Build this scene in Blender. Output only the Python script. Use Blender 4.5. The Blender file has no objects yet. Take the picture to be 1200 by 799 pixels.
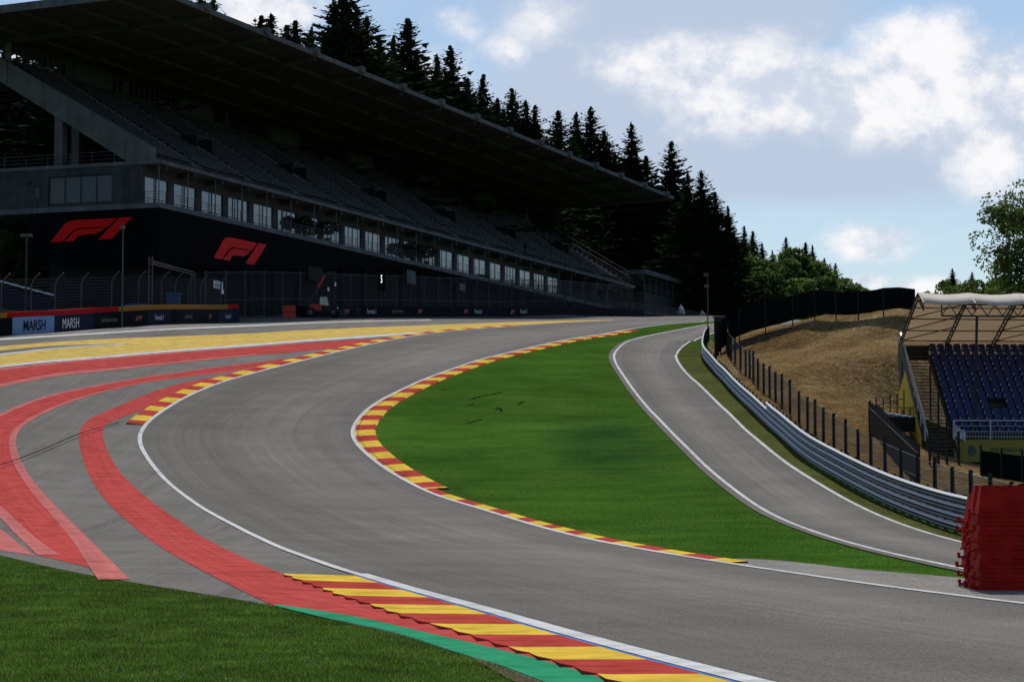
import bpy, bmesh, math, random
import numpy as np
from mathutils import Vector, Matrix
from mathutils.geometry import delaunay_2d_cdt
random.seed(7); rng = np.random.default_rng(7)
R = math.radians

# ------------------------------------------------------------------ camera, sky, sun, exposure
F = 2700.0; TH = math.atan((570 - 399.5) / F); CZ = 2.1        # focal length in photo pixels, pitch, eye height
scene = bpy.context.scene
cam_d = bpy.data.cameras.new('camera'); cam = bpy.data.objects.new('camera', cam_d)
scene.collection.objects.link(cam); scene.camera = cam
cam.location = (0, 0, CZ); cam.rotation_euler = (R(90) + TH, 0, 0)
cam_d.sensor_width = 36; cam_d.lens = F / 1200 * 36; cam_d.clip_start = 0.5; cam_d.clip_end = 8000
scene.view_settings.view_transform = 'Standard'; scene.view_settings.look = 'None'
scene.view_settings.gamma = 1; scene.view_settings.exposure = -0.05
SUN_EL, SUN_AZ = R(48), R(7)                                  # azimuth from +Y, negative to the left
sd = Vector((math.sin(SUN_AZ) * math.cos(SUN_EL), math.cos(SUN_AZ) * math.cos(SUN_EL), math.sin(SUN_EL)))
sun_d = bpy.data.lights.new('sun', 'SUN'); sun_d.energy = 3.6; sun_d.angle = R(0.5); sun_d.color = (1, .955, .89)
sun = bpy.data.objects.new('sun', sun_d); scene.collection.objects.link(sun)
sun.rotation_euler = sd.to_track_quat('Z', 'Y').to_euler()

world = bpy.data.worlds.new('World'); scene.world = world; world.use_nodes = True
def build_sky():
    nt = world.node_tree; N = nt.nodes; L = nt.links; N.clear()
    out = N.new('ShaderNodeOutputWorld'); bg = N.new('ShaderNodeBackground'); bg.inputs[1].default_value = 0.085
    sky = N.new('ShaderNodeTexSky'); sky.sky_type = 'NISHITA'; sky.sun_disc = False
    sky.sun_elevation = SUN_EL; sky.sun_rotation = SUN_AZ % (2 * math.pi); sky.altitude = 400
    sky.air_density = 1.0; sky.dust_density = 1.0; sky.ozone_density = 1.6
    tc = N.new('ShaderNodeTexCoord'); sep = N.new('ShaderNodeSeparateXYZ'); L.new(tc.outputs['Generated'], sep.inputs[0])
    def m(op, a, b=None, c=None, clamp=False):
        n = N.new('ShaderNodeMath'); n.operation = op; n.use_clamp = clamp
        for i, v in enumerate((a, b, c)):
            if v is None: continue
            if isinstance(v, (int, float)): n.inputs[i].default_value = v
            else: L.new(v, n.inputs[i])
        return n.outputs[0]
    dy = m('MAXIMUM', m('ABSOLUTE', sep.outputs[1]), 0.05)
    az = m('DIVIDE', sep.outputs[0], dy); el = m('DIVIDE', sep.outputs[2], dy)
    cb = N.new('ShaderNodeCombineXYZ'); L.new(az, cb.inputs[0]); L.new(el, cb.inputs[1])
    def noise(scale, det, rough, stretch=(1, 1, 1), off=(0, 0, 0)):
        mp = N.new('ShaderNodeMapping'); mp.inputs['Scale'].default_value = stretch; mp.inputs['Location'].default_value = off
        L.new(cb.outputs[0], mp.inputs[0]); t = N.new('ShaderNodeTexNoise')
        t.inputs['Scale'].default_value = scale; t.inputs['Detail'].default_value = det; t.inputs['Roughness'].default_value = rough
        L.new(mp.outputs[0], t.inputs[0]); return t.outputs[0]
    n1 = noise(19, 10, .66, (1, 1.25, 1)); n2 = noise(9, 7, .58, (1, 1.9, 1), (3, 1, 0)); n3 = noise(40, 6, .6, (1, 1.2, 1), (5, 2, 0))
    def blob(px, py, rx, ry, k=1.0):        # an ellipse of cloud round one direction of the sky
        a = m('DIVIDE', m('SUBTRACT', az, (px - 600) / F), rx / F); e = m('DIVIDE', m('SUBTRACT', el, (570 - py) / F), ry / F)
        d = m('SQRT', m('ADD', m('MULTIPLY', a, a), m('MULTIPLY', e, e)))
        return m('MULTIPLY', m('SUBTRACT', 1.0, d), k)
    def mx(lst):
        r = lst[0]
        for x in lst[1:]: r = m('MAXIMUM', r, x)
        return r
    puff = mx([blob(1010, 118, 250, 66, 1.35), blob(1095, 60, 100, 62, 1.1), blob(870, 95, 130, 70, 1.1), blob(780, 70, 110, 50, .75), blob(1175, 180, 62, 80, 1.1), blob(1185, 100, 60, 80, .9),
               blob(1012, 284, 66, 28, 1.2), blob(300, 10, 110, 60, 1.3), blob(470, 85, 95, 52, 1.0), blob(592, 60, 34, 26, .8), blob(640, 20, 60, 40, .5),
               blob(1085, 337, 46, 15), blob(1015, 331, 40, 12), blob(535, 22, 36, 24, .4), blob(1300, 240, 120, 60), blob(100, 60, 110, 50), blob(-150, 120, 200, 60)])
    veil = mx([blob(800, 120, 300, 125, 1.7), blob(960, 190, 260, 66, 1.2), blob(720, 30, 210, 75, 1.2), blob(880, 20, 170, 60, 1.6), blob(1080, 120, 200, 110, 1.3)])
    def sm(v, lo, hi):
        n = N.new('ShaderNodeMapRange'); n.interpolation_type = 'SMOOTHSTEP'; L.new(v, n.inputs[0])
        n.inputs[1].default_value = lo; n.inputs[2].default_value = hi; return n.outputs[0]
    pd = m('ADD', puff, m('MULTIPLY', m('SUBTRACT', n1, .5), 2.0))
    pm = m('MULTIPLY', sm(pd, -.12, .75), .95)
    vd = m('ADD', veil, m('MULTIPLY', m('SUBTRACT', n2, .5), 1.3)); vm = m('MULTIPLY', sm(vd, -.05, .75), .88)
    # thin high haze of cloud everywhere else
    tv = m('MULTIPLY', sm(noise(6, 8, .6, (1, 2.6, 1), (9, 4, 0)), .48, .8), .35)
    shade = sm(m('ADD', n3, m('MULTIPLY', m('SUBTRACT', n1, .5), .9)), .33, .62)
    def col(c): n = N.new('ShaderNodeRGB'); n.outputs[0].default_value = (*c, 1); return n.outputs[0]
    def mix(f, a, b):
        n = N.new('ShaderNodeMix'); n.data_type = 'RGBA'
        if isinstance(f, float): n.inputs[0].default_value = f
        else: L.new(f, n.inputs[0])
        L.new(a, n.inputs[6]); L.new(b, n.inputs[7]); return n.outputs[2]
    tint = N.new('ShaderNodeMix'); tint.data_type = 'RGBA'; tint.blend_type = 'MULTIPLY'; tint.inputs[0].default_value = 1
    L.new(sky.outputs[0], tint.inputs[6]); tint.inputs[7].default_value = (.96, 1.04, 1.10, 1)
    c = mix(tv, tint.outputs[2], col((9, 9.8, 11)))
    c = mix(vm, c, col((6.2, 7.2, 8.9)))
    pc = mix(shade, col((7.6, 8.4, 9.9)), col((12.0, 11.8, 11.9)))
    c = mix(pm, c, pc)
    L.new(c, bg.inputs[0]); L.new(bg.outputs[0], out.inputs[0])
build_sky()

# ------------------------------------------------------------------ projection helpers and the terrain
cT, sT = math.cos(TH), math.sin(TH)
def ray(px, py):
    a = (np.asarray(px, float) - 600) / F; b = (399.5 - np.asarray(py, float)) / F
    return np.stack([a, cT - b * sT, sT + b * cT], -1)
def at(px, py, Y):                                             # the point on the sight line at distance Y
    d = ray(px, py); return d * (Y / d[..., 1:2] if d.ndim > 1 else Y / d[1]) + np.array([0, 0, CZ])
def to_px(P):
    P = np.asarray(P, float); x, y, z = P[..., 0], P[..., 1], P[..., 2] - CZ
    dep = y * cT + z * sT; up = -y * sT + z * cT
    return 600 + F * x / dep, 399.5 - F * up / dep
CTRL = [ (0,650,58),(0,600,84),(0,560,100),(0,500,122),(0,440,146),(0,392,172),(-150,395,172),(-150,600,84),(0,760,30),(300,770,29),(0,386,200),(150,379.5,195),(-100,384,235),
 (300,672,49),(300,625,80),(300,575,103),(300,505,126),(300,440,154),(300,400,182),(300,379,212),(340,373.5,232),(190,377,222),
 (450,700,42),(450,620,84),(450,575,104),(450,505,127),(450,448,150),(450,414,171),(450,394,191),(450,379,220),(450,373,255),(500,371,275),
 (600,690,46),(600,650,63),(600,620,83),(600,575,105),(600,505,127),(600,448,151),(600,414,172),(600,392,194),(600,379,222),(600,374,255),(600,371.3,300),
 (800,720,38),(800,650,65),(800,620,80),(800,590,97),(800,540,115),(800,480,138),(800,430,163),(800,400,186),(800,382,215),(800,376,250),(800,372.5,300),(720,371,335),(840,371,350),
 (860,799,25),(1160,690,47),(1000,665,58),(1100,660,60),(1125,637,74),(1130,625,81),(1000,585,97),(900,545,112),(900,505,126),(850,448,152),(832,418,171),
 (1000,560,105),(1050,540,113),(1050,520,121),(1050,480,135),(1050,420,156),(1050,396,166.5),(1050,370,170),(1000,398,169),(950,500,128),(950,440,152),(950,403,173.5),(950,378,178),(900,440,157),(900,408,178),(900,387,184),(858,400,188),
 (1150,552,124),(1200,560,114),(1330,560,116),(1150,547,150),(1300,549,150),(1200,640,72),(1300,640,75)]
WPTS = [(0,5,0),(-40,5,0),(40,5,0),(-60,40,.6),(60,40,0),(-80,100,2.5),(-80,160,11),(80,90,1.5),(90,130,3),(90,170,12),(60,190,15),(35,215,16.5),(38,180,15),
 (45,260,20),(60,330,25),(120,250,20),(140,350,25),(-72,230,16),(-100,260,24),(-85,300,35),(-60,330,37),(-34,362,36),(-5,400,34),(30,440,30),(80,450,28),(140,450,28),
 (-120,360,40),(-60,430,42),(20,490,36),(120,500,32),(8,378,27.5),(14,372,27.4)]
C0 = np.array([list(at(*c)) for c in CTRL] + [list(w) for w in WPTS])
def _phi(r2): return np.where(r2 > 1e-9, 0.5 * r2 * np.log(np.maximum(r2, 1e-9)), 0)
S_ = 100.0
_cx = C0[:, :2] / S_; n_ = len(_cx)
_K = _phi(((_cx[:, None] - _cx[None]) ** 2).sum(-1)) + 2e-4 * np.eye(n_)
_P = np.c_[np.ones(n_), _cx]; _A = np.block([[_K, _P], [_P.T, np.zeros((3, 3))]])
_w = np.linalg.solve(_A, np.r_[C0[:, 2], np.zeros(3)])
def tz(x, y):
    x = np.clip(np.asarray(x, float), -125, 145); y = np.clip(np.asarray(y, float), 0, 495)
    sh = np.broadcast(x, y).shape; q = np.stack(np.broadcast_arrays(x, y), -1).reshape(-1, 2) / S_
    o = np.empty(len(q))
    for i in range(0, len(q), 20000):
        s = q[i:i + 20000]; o[i:i + 20000] = _phi(((s[:, None] - _cx[None]) ** 2).sum(-1)) @ _w[:n_] + _w[n_] + s @ _w[n_ + 1:]
    return o.reshape(sh)
def ground(px, py, t0=9.0, t1=480.0):                          # where sight lines meet the terrain
    px = np.atleast_1d(np.asarray(px, float)); py = np.atleast_1d(np.asarray(py, float)); d = ray(px, py); d = d / d[:, 1:2]
    ts = np.concatenate([np.arange(t0, 150, .75), np.arange(150, t1, 1.5)])
    P = d[:, None, :] * ts[None, :, None] + np.array([0, 0, CZ]); g = P[..., 2] - tz(P[..., 0], P[..., 1])
    out = np.empty((len(px), 3))
    for i in range(len(px)):
        k = np.where(g[i] <= 0)[0]
        if len(k) == 0: k = int(np.argmin(np.abs(g[i]) / ts)); t = ts[k]
        elif k[0] == 0: t = ts[0]
        else: a, b = g[i, k[0] - 1], g[i, k[0]]; t = ts[k[0] - 1] + (ts[k[0]] - ts[k[0] - 1]) * a / (a - b)
        out[i] = d[i] * t + np.array([0, 0, CZ])
    return out

def catmull(P, n=8):
    P = np.asarray(P, float); Q = np.vstack([2 * P[0] - P[1], P, 2 * P[-1] - P[-2]]); out = []
    for i in range(1, len(Q) - 2):
        t = np.linspace(0, 1, n, endpoint=False)[:, None]; a, b, c, d = Q[i - 1:i + 3]
        out.append(.5 * (2 * b + (c - a) * t + (2 * a - 5 * b + 4 * c - d) * t ** 2 + (3 * b - a - 3 * c + d) * t ** 3))
    out.append(P[-1:]); return np.vstack(out)
def resample(W, ds):
    seg = np.r_[0, np.cumsum(np.linalg.norm(np.diff(W, axis=0), axis=1))]; n = max(2, int(round(seg[-1] / ds)) + 1)
    s = np.linspace(0, seg[-1], n); return np.stack([np.interp(s, seg, W[:, k]) for k in range(W.shape[1])], -1)
def smooth(W, k):
    W = W.copy()
    for _ in range(k): W[1:-1] = .25 * W[:-2] + .5 * W[1:-1] + .25 * W[2:]
    return W
def path(pts, ds=.8, sm=12):                                    # photo points -> smooth curve on the ground, world XY
    q = catmull(pts, 8); W = ground(q[:, 0], q[:, 1])[:, :2]; return smooth(resample(W, ds), sm)
def normals(W):
    t = np.gradient(W, axis=0); t /= np.linalg.norm(t, axis=1)[:, None] + 1e-9; return np.stack([t[:, 1], -t[:, 0]], -1)   # to the right of travel
def offset(W, d): return W + normals(W) * (np.asarray(d)[:, None] if np.ndim(d) else d)
def cut(W, a, b):                                               # piece of a curve between two world depths (first run)
    i = int(np.argmin(np.abs(W[:, 1] - a))); j = int(np.argmin(np.abs(W[:, 1] - b))); i, j = min(i, j), max(i, j); return W[i:j + 1]

# ------------------------------------------------------------------ object helpers
COL = scene.collection
def mesh_obj(name, V, Fc, mat=None, parent=None, smooth_=False, uv=None, recalc=False):
    me = bpy.data.meshes.new(name); V = np.asarray(V, dtype=float)
    if isinstance(Fc, np.ndarray):
        nf, k = Fc.shape; me.vertices.add(len(V)); me.vertices.foreach_set('co', V.ravel())
        me.loops.add(nf * k); me.loops.foreach_set('vertex_index', Fc.astype(np.int32).ravel())
        me.polygons.add(nf); me.polygons.foreach_set('loop_start', np.arange(0, nf * k, k, dtype=np.int32))
        me.update(calc_edges=True)
    else: me.from_pydata([tuple(v) for v in V], [], Fc); me.update()
    if uv is not None:
        ul = me.uv_layers.new(name='UVMap'); idx = np.empty(len(me.loops), dtype=np.int32); me.loops.foreach_get('vertex_index', idx)
        ul.data.foreach_set('uv', np.asarray(uv, float)[idx].ravel())
    if recalc:
        bm = bmesh.new(); bm.from_mesh(me); bmesh.ops.recalc_face_normals(bm, faces=bm.faces); bm.to_mesh(me); bm.free()
    if smooth_: me.polygons.foreach_set('use_smooth', [True] * len(me.polygons))
    o = bpy.data.objects.new(name, me); COL.objects.link(o)
    if mat: me.materials.append(mat)
    if parent: o.parent = parent
    return o
def tag(o, label=None, cat=None, group=None, kind=None):
    if label: o['label'] = label
    if cat: o['category'] = cat
    if group: o['group'] = group
    if kind: o['kind'] = kind
    return o
def empty(name, loc, label=None, cat=None, group=None, rz=0):
    o = bpy.data.objects.new(name, None); COL.objects.link(o); o.location = loc; o.rotation_euler = (0, 0, rz); o.empty_display_size = .3
    return tag(o, label, cat, group)
class MB:                                                       # collects shapes, builds ONE mesh
    def __init__(s): s.v = []; s.f = []
    def add(s, V, Fc): k = len(s.v); s.v += [tuple(map(float, v)) for v in V]; s.f += [tuple(i + k for i in f) for f in Fc]; return s
    def frame(s, o, ax, ay, az, sx, sy, sz):                    # box from corner o along three axes
        o = np.asarray(o, float); ax, ay, az = [np.asarray(a, float) for a in (ax, ay, az)]
        V = [o + ax * sx * i + ay * sy * j + az * sz * k for k in (0, 1) for j in (0, 1) for i in (0, 1)]
        return s.add(V, [(0, 2, 3, 1), (4, 5, 7, 6), (0, 1, 5, 4), (2, 6, 7, 3), (0, 4, 6, 2), (1, 3, 7, 5)])
    def box(s, c, size, rz=0):
        cx, sx_ = math.cos(rz), math.sin(rz); ax = (cx, sx_, 0); ay = (-sx_, cx, 0)
        o = np.array(c, float) - np.array(ax) * size[0] / 2 - np.array(ay) * size[1] / 2 - np.array((0, 0, size[2] / 2)); return s.frame(o, ax, ay, (0, 0, 1), *size)
    def bar(s, a, b, w, h=None):                                # rectangular bar from a to b
        a = Vector(a); b = Vector(b); d = b - a; h = h or w
        if d.length < 1e-6: return s
        z = d.normalized(); x = z.cross(Vector((0, 0, 1)))
        if x.length < 1e-3: x = Vector((1, 0, 0))
        x.normalize(); y = x.cross(z); o = a - x * w / 2 - y * h / 2; return s.frame(o, x, y, z, w, h, d.length)
    def tube(s, P, r, n=8, cap=True):
        P = [Vector(p) for p in P]; rr = r if hasattr(r, '__len__') else [r] * len(P); V = []; Fc = []; px_ = None
        for i, p in enumerate(P):
            t = (P[min(i + 1, len(P) - 1)] - P[max(i - 1, 0)]).normalized()
            x = t.cross(Vector((0, 0, 1))) if px_ is None else px_ - t * px_.dot(t)
            if x.length < 1e-3: x = Vector((1, 0, 0))
            x.normalize(); px_ = x; y = t.cross(x)
            V += [p + (x * math.cos(2 * math.pi * k / n) + y * math.sin(2 * math.pi * k / n)) * rr[i] for k in range(n)]
        for i in range(len(P) - 1):
            for k in range(n): Fc.append((i * n + k, i * n + (k + 1) % n, (i + 1) * n + (k + 1) % n, (i + 1) * n + k))
        if cap: Fc += [tuple(range(n))[::-1], tuple((len(P) - 1) * n + k for k in range(n))]
        return s.add(V, Fc)
    def disc(s, c, axis, r, w, n=20):
        a = Vector(axis).normalized(); c = Vector(c); return s.tube([c - a * w / 2, c + a * w / 2], r, n)
    def prism(s, pts, o, ax, ay, n, th):                        # polygon in plane (ax, ay) extruded along n
        o, ax, ay, n = [np.asarray(q, float) for q in (o, ax, ay, n)]; k = len(pts)
        V = [o + ax * p[0] + ay * p[1] for p in pts] + [o + ax * p[0] + ay * p[1] + n * th for p in pts]
        return s.add(V, [tuple(range(k))[::-1], tuple(range(k, 2 * k))] + [(i, (i + 1) % k, k + (i + 1) % k, k + i) for i in range(k)])
    def sheet(s, rows):                                         # grid of points [row][col]
        k = len(rows[0]); V = [p for r in rows for p in r]
        return s.add(V, [(i * k + j, i * k + j + 1, (i + 1) * k + j + 1, (i + 1) * k + j) for i in range(len(rows) - 1) for j in range(k - 1)])
    def build(s, name, mat, parent=None, sm=False, loc=None, recalc=True):
        V = np.array(s.v)
        if loc is not None: V = V - np.asarray(loc)
        o = mesh_obj(name, V, s.f, mat, parent, sm, recalc=recalc)
        if loc is not None: o.location = loc
        return o

# ------------------------------------------------------------------ materials
def mat(name, col, rough=.8, metal=0, spec=.3):
    m = bpy.data.materials.new(name); m.use_nodes = True; b = m.node_tree.nodes['Principled BSDF']
    b.inputs['Base Color'].default_value = (*col, 1); b.inputs['Roughness'].default_value = rough
    b.inputs['Metallic'].default_value = metal; b.inputs['Specular IOR Level'].default_value = spec; return m
class NT:
    def __init__(s, m): s.m = m; s.n = m.node_tree.nodes; s.l = m.node_tree.links; s.b = s.n['Principled BSDF']; s.pos = s.n.new('ShaderNodeNewGeometry').outputs['Position']
    def noise(s, scale, det=4, rough=.55, vec=None, stretch=None, rot=0, dist=0):
        v = vec or s.pos
        if stretch or rot:
            mp = s.n.new('ShaderNodeMapping'); mp.inputs['Scale'].default_value = stretch or (1, 1, 1); mp.inputs['Rotation'].default_value = (0, 0, rot); s.l.new(v, mp.inputs[0]); v = mp.outputs[0]
        t = s.n.new('ShaderNodeTexNoise'); t.inputs['Scale'].default_value = scale; t.inputs['Detail'].default_value = det
        t.inputs['Roughness'].default_value = rough; t.inputs['Distortion'].default_value = dist; s.l.new(v, t.inputs[0]); return t.outputs[0]
    def ramp(s, f, stops):
        r = s.n.new('ShaderNodeValToRGB'); e = r.color_ramp.elements
        while len(e) < len(stops): e.new(.5)
        for k, (p, c) in zip(e, stops): k.position = p; k.color = (*(c if hasattr(c, '__len__') else (c, c, c)), 1)
        s.l.new(f, r.inputs[0]); return r.outputs[0]
    def mix(s, f, a, b, mode='MIX'):
        n = s.n.new('ShaderNodeMix'); n.data_type = 'RGBA'; n.blend_type = mode
        for i, v in ((0, f), (6, a), (7, b)):
            if isinstance(v, (int, float)): n.inputs[i].default_value = v
            elif isinstance(v, tuple): n.inputs[i].default_value = (*v, 1)
            else: s.l.new(v, n.inputs[i])
        return n.outputs[2]
    def math(s, op, a, b=0):
        n = s.n.new('ShaderNodeMath'); n.operation = op
        for i, v in ((0, a), (1, b)):
            if isinstance(v, (int, float)): n.inputs[i].default_value = v
            else: s.l.new(v, n.inputs[i])
        return n.outputs[0]
    def uv(s): return s.n.new('ShaderNodeUVMap').outputs[0]
    def color(s, c): s.l.new(c, s.b.inputs['Base Color'])
    def bump(s, h, st=.3, d=.02):
        b = s.n.new('ShaderNodeBump'); b.inputs['Strength'].default_value = st; b.inputs['Distance'].default_value = d
        s.l.new(h, b.inputs['Height']); s.l.new(b.outputs[0], s.b.inputs['Normal'])
def asphalt(name, base, warm=1.0, streak=True, uvm=True):
    m = mat(name, (base,) * 3, .92, 0, .1); t = NT(m); b = base
    fine = t.noise(26, 6, .8); mid = t.noise(.35, 5, .6); big = t.noise(.06, 3)
    c = t.ramp(fine, [(.41, (b * .52, b * .48, b * .42)), (.5, (b, b * .925, b * .80)), (.59, (b * 1.6, b * 1.48, b * 1.29))])
    c = t.mix(1, c, t.ramp(mid, [(.3, .86), (.7, 1.14)]), 'MULTIPLY'); c = t.mix(1, c, t.ramp(big, [(.35, .9), (.65, 1.1)]), 'MULTIPLY')
    if uvm:
        u = t.uv(); st = t.noise(1, 5, .65, vec=u, stretch=(.55, .012, 1)); st2 = t.noise(1, 4, .6, vec=u, stretch=(3.2, .03, 1))
        c = t.mix(1, c, t.ramp(st, [(.36, .92), (.5, 1.0), (.64, 1.08)]), 'MULTIPLY'); c = t.mix(1, c, t.ramp(st2, [(.35, .90), (.65, 1.1)]), 'MULTIPLY')
        sx = t.n.new('ShaderNodeSeparateXYZ'); t.l.new(u, sx.inputs[0]); wob = t.math('ADD', sx.outputs[0], t.math('MULTIPLY', t.noise(1, 3, vec=u, stretch=(.2, .02, 1)), 3.0)); c = t.mix(1, c, t.ramp(t.math('MULTIPLY', wob, 1 / 15.5), [(.08, .90), (.30, .86), (.48, 1.1), (.62, 1.22), (.78, .95), (.95, .88)]), 'MULTIPLY')
        ln = t.ramp(t.noise(1, 3, .5, vec=u, stretch=(4.5, .012, 1)), [(.57, 0), (.68, 1)]); c = t.mix(t.math('MULTIPLY', ln, .16), c, (b * .55, b * .54, b * .52))
    elif streak:
        st = t.noise(1, 5, .65, stretch=(.9, .06, .06), rot=R(18)); c = t.mix(1, c, t.ramp(st, [(.3, .88), (.7, 1.12)]), 'MULTIPLY')
        for ang, k_ in ((24, .35), (-12, .3), (48, .25)):
            sc_ = t.ramp(t.noise(1, 2, .4, stretch=(6, .10, .1), rot=R(ang)), [(.655, 0), (.67, 1), (.69, 0)]); c = t.mix(t.math('MULTIPLY', sc_, k_), c, (b * 2.1, b * 2.05, b * 1.95))
        dk = t.ramp(t.noise(1, 3, .5, stretch=(2.2, .05, .05), rot=R(14)), [(.60, 0), (.70, 1)]); c = t.mix(t.math('MULTIPLY', dk, .4), c, (b * .45, b * .44, b * .42))
    t.color(c); t.bump(fine, .25, .006); return m
def paint(name, col, wear=.12, worn=(.2, .19, .18), rough=.65, streak=True):
    m = mat(name, col, 1.0, 0, 0); t = NT(m); n = t.noise(1.3, 6, .65); f = t.noise(22, 5, .8)
    c = t.mix(1, col, t.ramp(n, [(.34, .74), (.5, .98), (.66, 1.14)]), 'MULTIPLY'); c = t.mix(1, c, t.ramp(f, [(.3, .9), (.7, 1.08)]), 'MULTIPLY')
    if streak:
        u = t.uv(); st = t.noise(1, 4, .7, vec=u, stretch=(2.6, .035, 1)); c = t.mix(1, c, t.ramp(st, [(.3, .84), (.5, 1), (.72, 1.13)]), 'MULTIPLY')
        lt = t.math('MULTIPLY', t.math('GREATER_THAN', t.noise(1, 3, .5, vec=u, stretch=(5.5, .02, 1)), .66), .22); c = t.mix(lt, c, worn)
    w = t.math('MULTIPLY', t.math('GREATER_THAN', t.noise(3.5, 7, .75), .68), wear * 3); t.color(t.mix(w, c, worn)); t.bump(f, .15, .004); return m
M = {}
M['track'] = asphalt('track asphalt', .128); M['slip'] = asphalt('slip road asphalt', .138); M['runoff'] = asphalt('run-off asphalt', .138, uvm=False)
M['strip'] = asphalt('pale concrete', .20, uvm=False)
M['red'] = paint('faded red paint', (.49, .080, .070)); M['pink'] = paint('worn pink red paint', (.53, .165, .15)); M['yellow'] = paint('yellow run-off paint', (.67, .47, .13), .04)
M['white'] = paint('white line paint', (.62, .62, .60), .08); M['green'] = paint('green paint', (.04, .30, .15), .14); M['blue'] = paint('blue line paint', (.10, .22, .50), .1)
M['kred'] = paint('kerb red', (.45, .066, .052), .06, streak=False); M['kyel'] = paint('kerb yellow', (.74, .50, .07), .06, streak=False)
M['crack'] = mat('dark joint', (.05, .048, .045), 1, 0, 0)
def dark_patch(t, c):                                          # the darker oval of grass in the middle of the infield
    s = t.n.new('ShaderNodeSeparateXYZ'); t.l.new(t.pos, s.inputs[0])
    def e(cx, cy, rx, ry): x = t.math('DIVIDE', t.math('SUBTRACT', s.outputs[0], cx), rx); y = t.math('DIVIDE', t.math('SUBTRACT', s.outputs[1], cy), ry); return t.math('SQRT', t.math('ADD', t.math('MULTIPLY', x, x), t.math('MULTIPLY', y, y)))
    d = t.math('ADD', t.math('MINIMUM', e(5.2, 122, 3.6, 13), e(-2.6, 95, 1.2, 13)), t.math('MULTIPLY', t.noise(.5, 5, .6), .9)); return t.mix(1, c, t.ramp(d, [(.0, (.62, .68, .9)), (.9, (.70, .76, .95)), (1.0, (1, 1, 1))]) if 0 else t.ramp(t.math('MULTIPLY', d, .5), [(.42, (.60, .66, .95)), (.80, (1, 1, 1))]), 'MULTIPLY')
def grass_mat(name, c1, c2, c3, sc=1.0, patch=None, mowed=True):
    m = mat(name, c2, 1.0, 0, 0); t = NT(m); f = t.noise(9 * sc, 8, .8); n = t.noise(.22, 5, .6); b = t.noise(.05, 3, .5)
    c = t.ramp(n, [(.3, c1), (.5, c2), (.72, c3)]); c = t.mix(1, c, t.ramp(f, [(.36, .6), (.5, 1), (.64, 1.4)] if mowed else [(.38, .42), (.5, 1), (.62, 1.6)]), 'MULTIPLY')
    c = t.mix(1, c, t.ramp(b, [(.35, .85), (.65, 1.12)]), 'MULTIPLY')
    if mowed: mow = t.noise(1, 4, .55, stretch=(.16, .9, .3), rot=R(-24)); c = t.mix(1, c, t.ramp(mow, [(.36, .9), (.5, 1.0), (.64, 1.08)]), 'MULTIPLY')
    c = dark_patch(t, c)
    if patch:
        c = t.mix(t.ramp(t.noise(.5, 7, .75), [(.62, 0), (.74, .7)]), c, patch)
    t.color(c); t.bump(f, .6 if mowed else 1.0, .05 if mowed else .3); return m
M['grass'] = grass_mat('mown grass', (.034, .086, .013), (.052, .118, .016), (.072, .142, .022), 1.0)
M['verge'] = grass_mat('dry verge grass', (.07, .075, .025), (.09, .105, .03), (.13, .12, .05), 1.0, (.17, .13, .07))
M['mound'] = grass_mat('dry cut grass', (.14, .088, .038), (.25, .165, .075), (.38, .28, .14), .28, (.09, .080, .034), False)
M['soil'] = grass_mat('bare soil', (.10, .08, .055), (.14, .11, .08), (.17, .14, .1))
M['forest_floor'] = grass_mat('forest floor', (.014, .017, .008), (.02, .025, .011), (.026, .03, .014))

# ------------------------------------------------------------------ ground sheets
gx = np.unique(np.r_[-3000, -1500, -700, -350, -200, -150, np.arange(-125, -60, 3), np.arange(-60, 75, 1.0), np.arange(75, 146, 3), 200, 350, 700, 1500, 3000])
gy = np.unique(np.r_[-3000, -1000, -300, -60, 0, 10, np.arange(18, 260, 1.0), np.arange(260, 496, 2.5), 560, 700, 1000, 1800, 3500])
GX, GY = np.meshgrid(gx, gy); GZ = tz(GX, GY)
def grid_faces(r, c):
    i = np.arange(r - 1)[:, None] * c + np.arange(c - 1)[None]; return np.stack([i, i + 1, i + c + 1, i + c], -1).reshape(-1, 4)
tag(mesh_obj('ground', np.stack([GX, GY, GZ], -1).reshape(-1, 3), grid_faces(len(gy), len(gx)), M['grass'], smooth_=True), 'mown green grass of the infield and slopes', kind='structure')
def fill(name, poly, z, m, step=1.5, label=None, kind='structure'):   # world XY polygon -> sheet that follows the terrain
    poly = resample(np.vstack([poly, poly[:1]]), min(step, 1.2))[:-1]; n = len(poly)
    x0, y0 = poly.min(0); x1, y1 = poly.max(0); xs, ys = np.meshgrid(np.arange(x0 + step / 2, x1, step), np.arange(y0 + step / 2, y1, step)); pts = np.stack([xs.ravel(), ys.ravel()], -1)
    inside = np.zeros(len(pts), bool); j = n - 1
    for i in range(n):
        a, b = poly[i], poly[j]; c = ((a[1] > pts[:, 1]) != (b[1] > pts[:, 1])); xx = (b[0] - a[0]) * (pts[:, 1] - a[1]) / (b[1] - a[1] + 1e-12) + a[0]; inside ^= c & (pts[:, 0] < xx); j = i
    pts = pts[inside]; allp = [Vector(p) for p in np.vstack([poly, pts])]
    r = delaunay_2d_cdt(allp, [], [list(range(n))], 1, 1e-4); V = np.array([(v[0], v[1]) for v in r[0]])
    return tag(mesh_obj(name, np.c_[V, tz(V[:, 0], V[:, 1]) + z], [tuple(f) for f in r[2]], m, smooth_=True), label, kind=kind)
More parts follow.
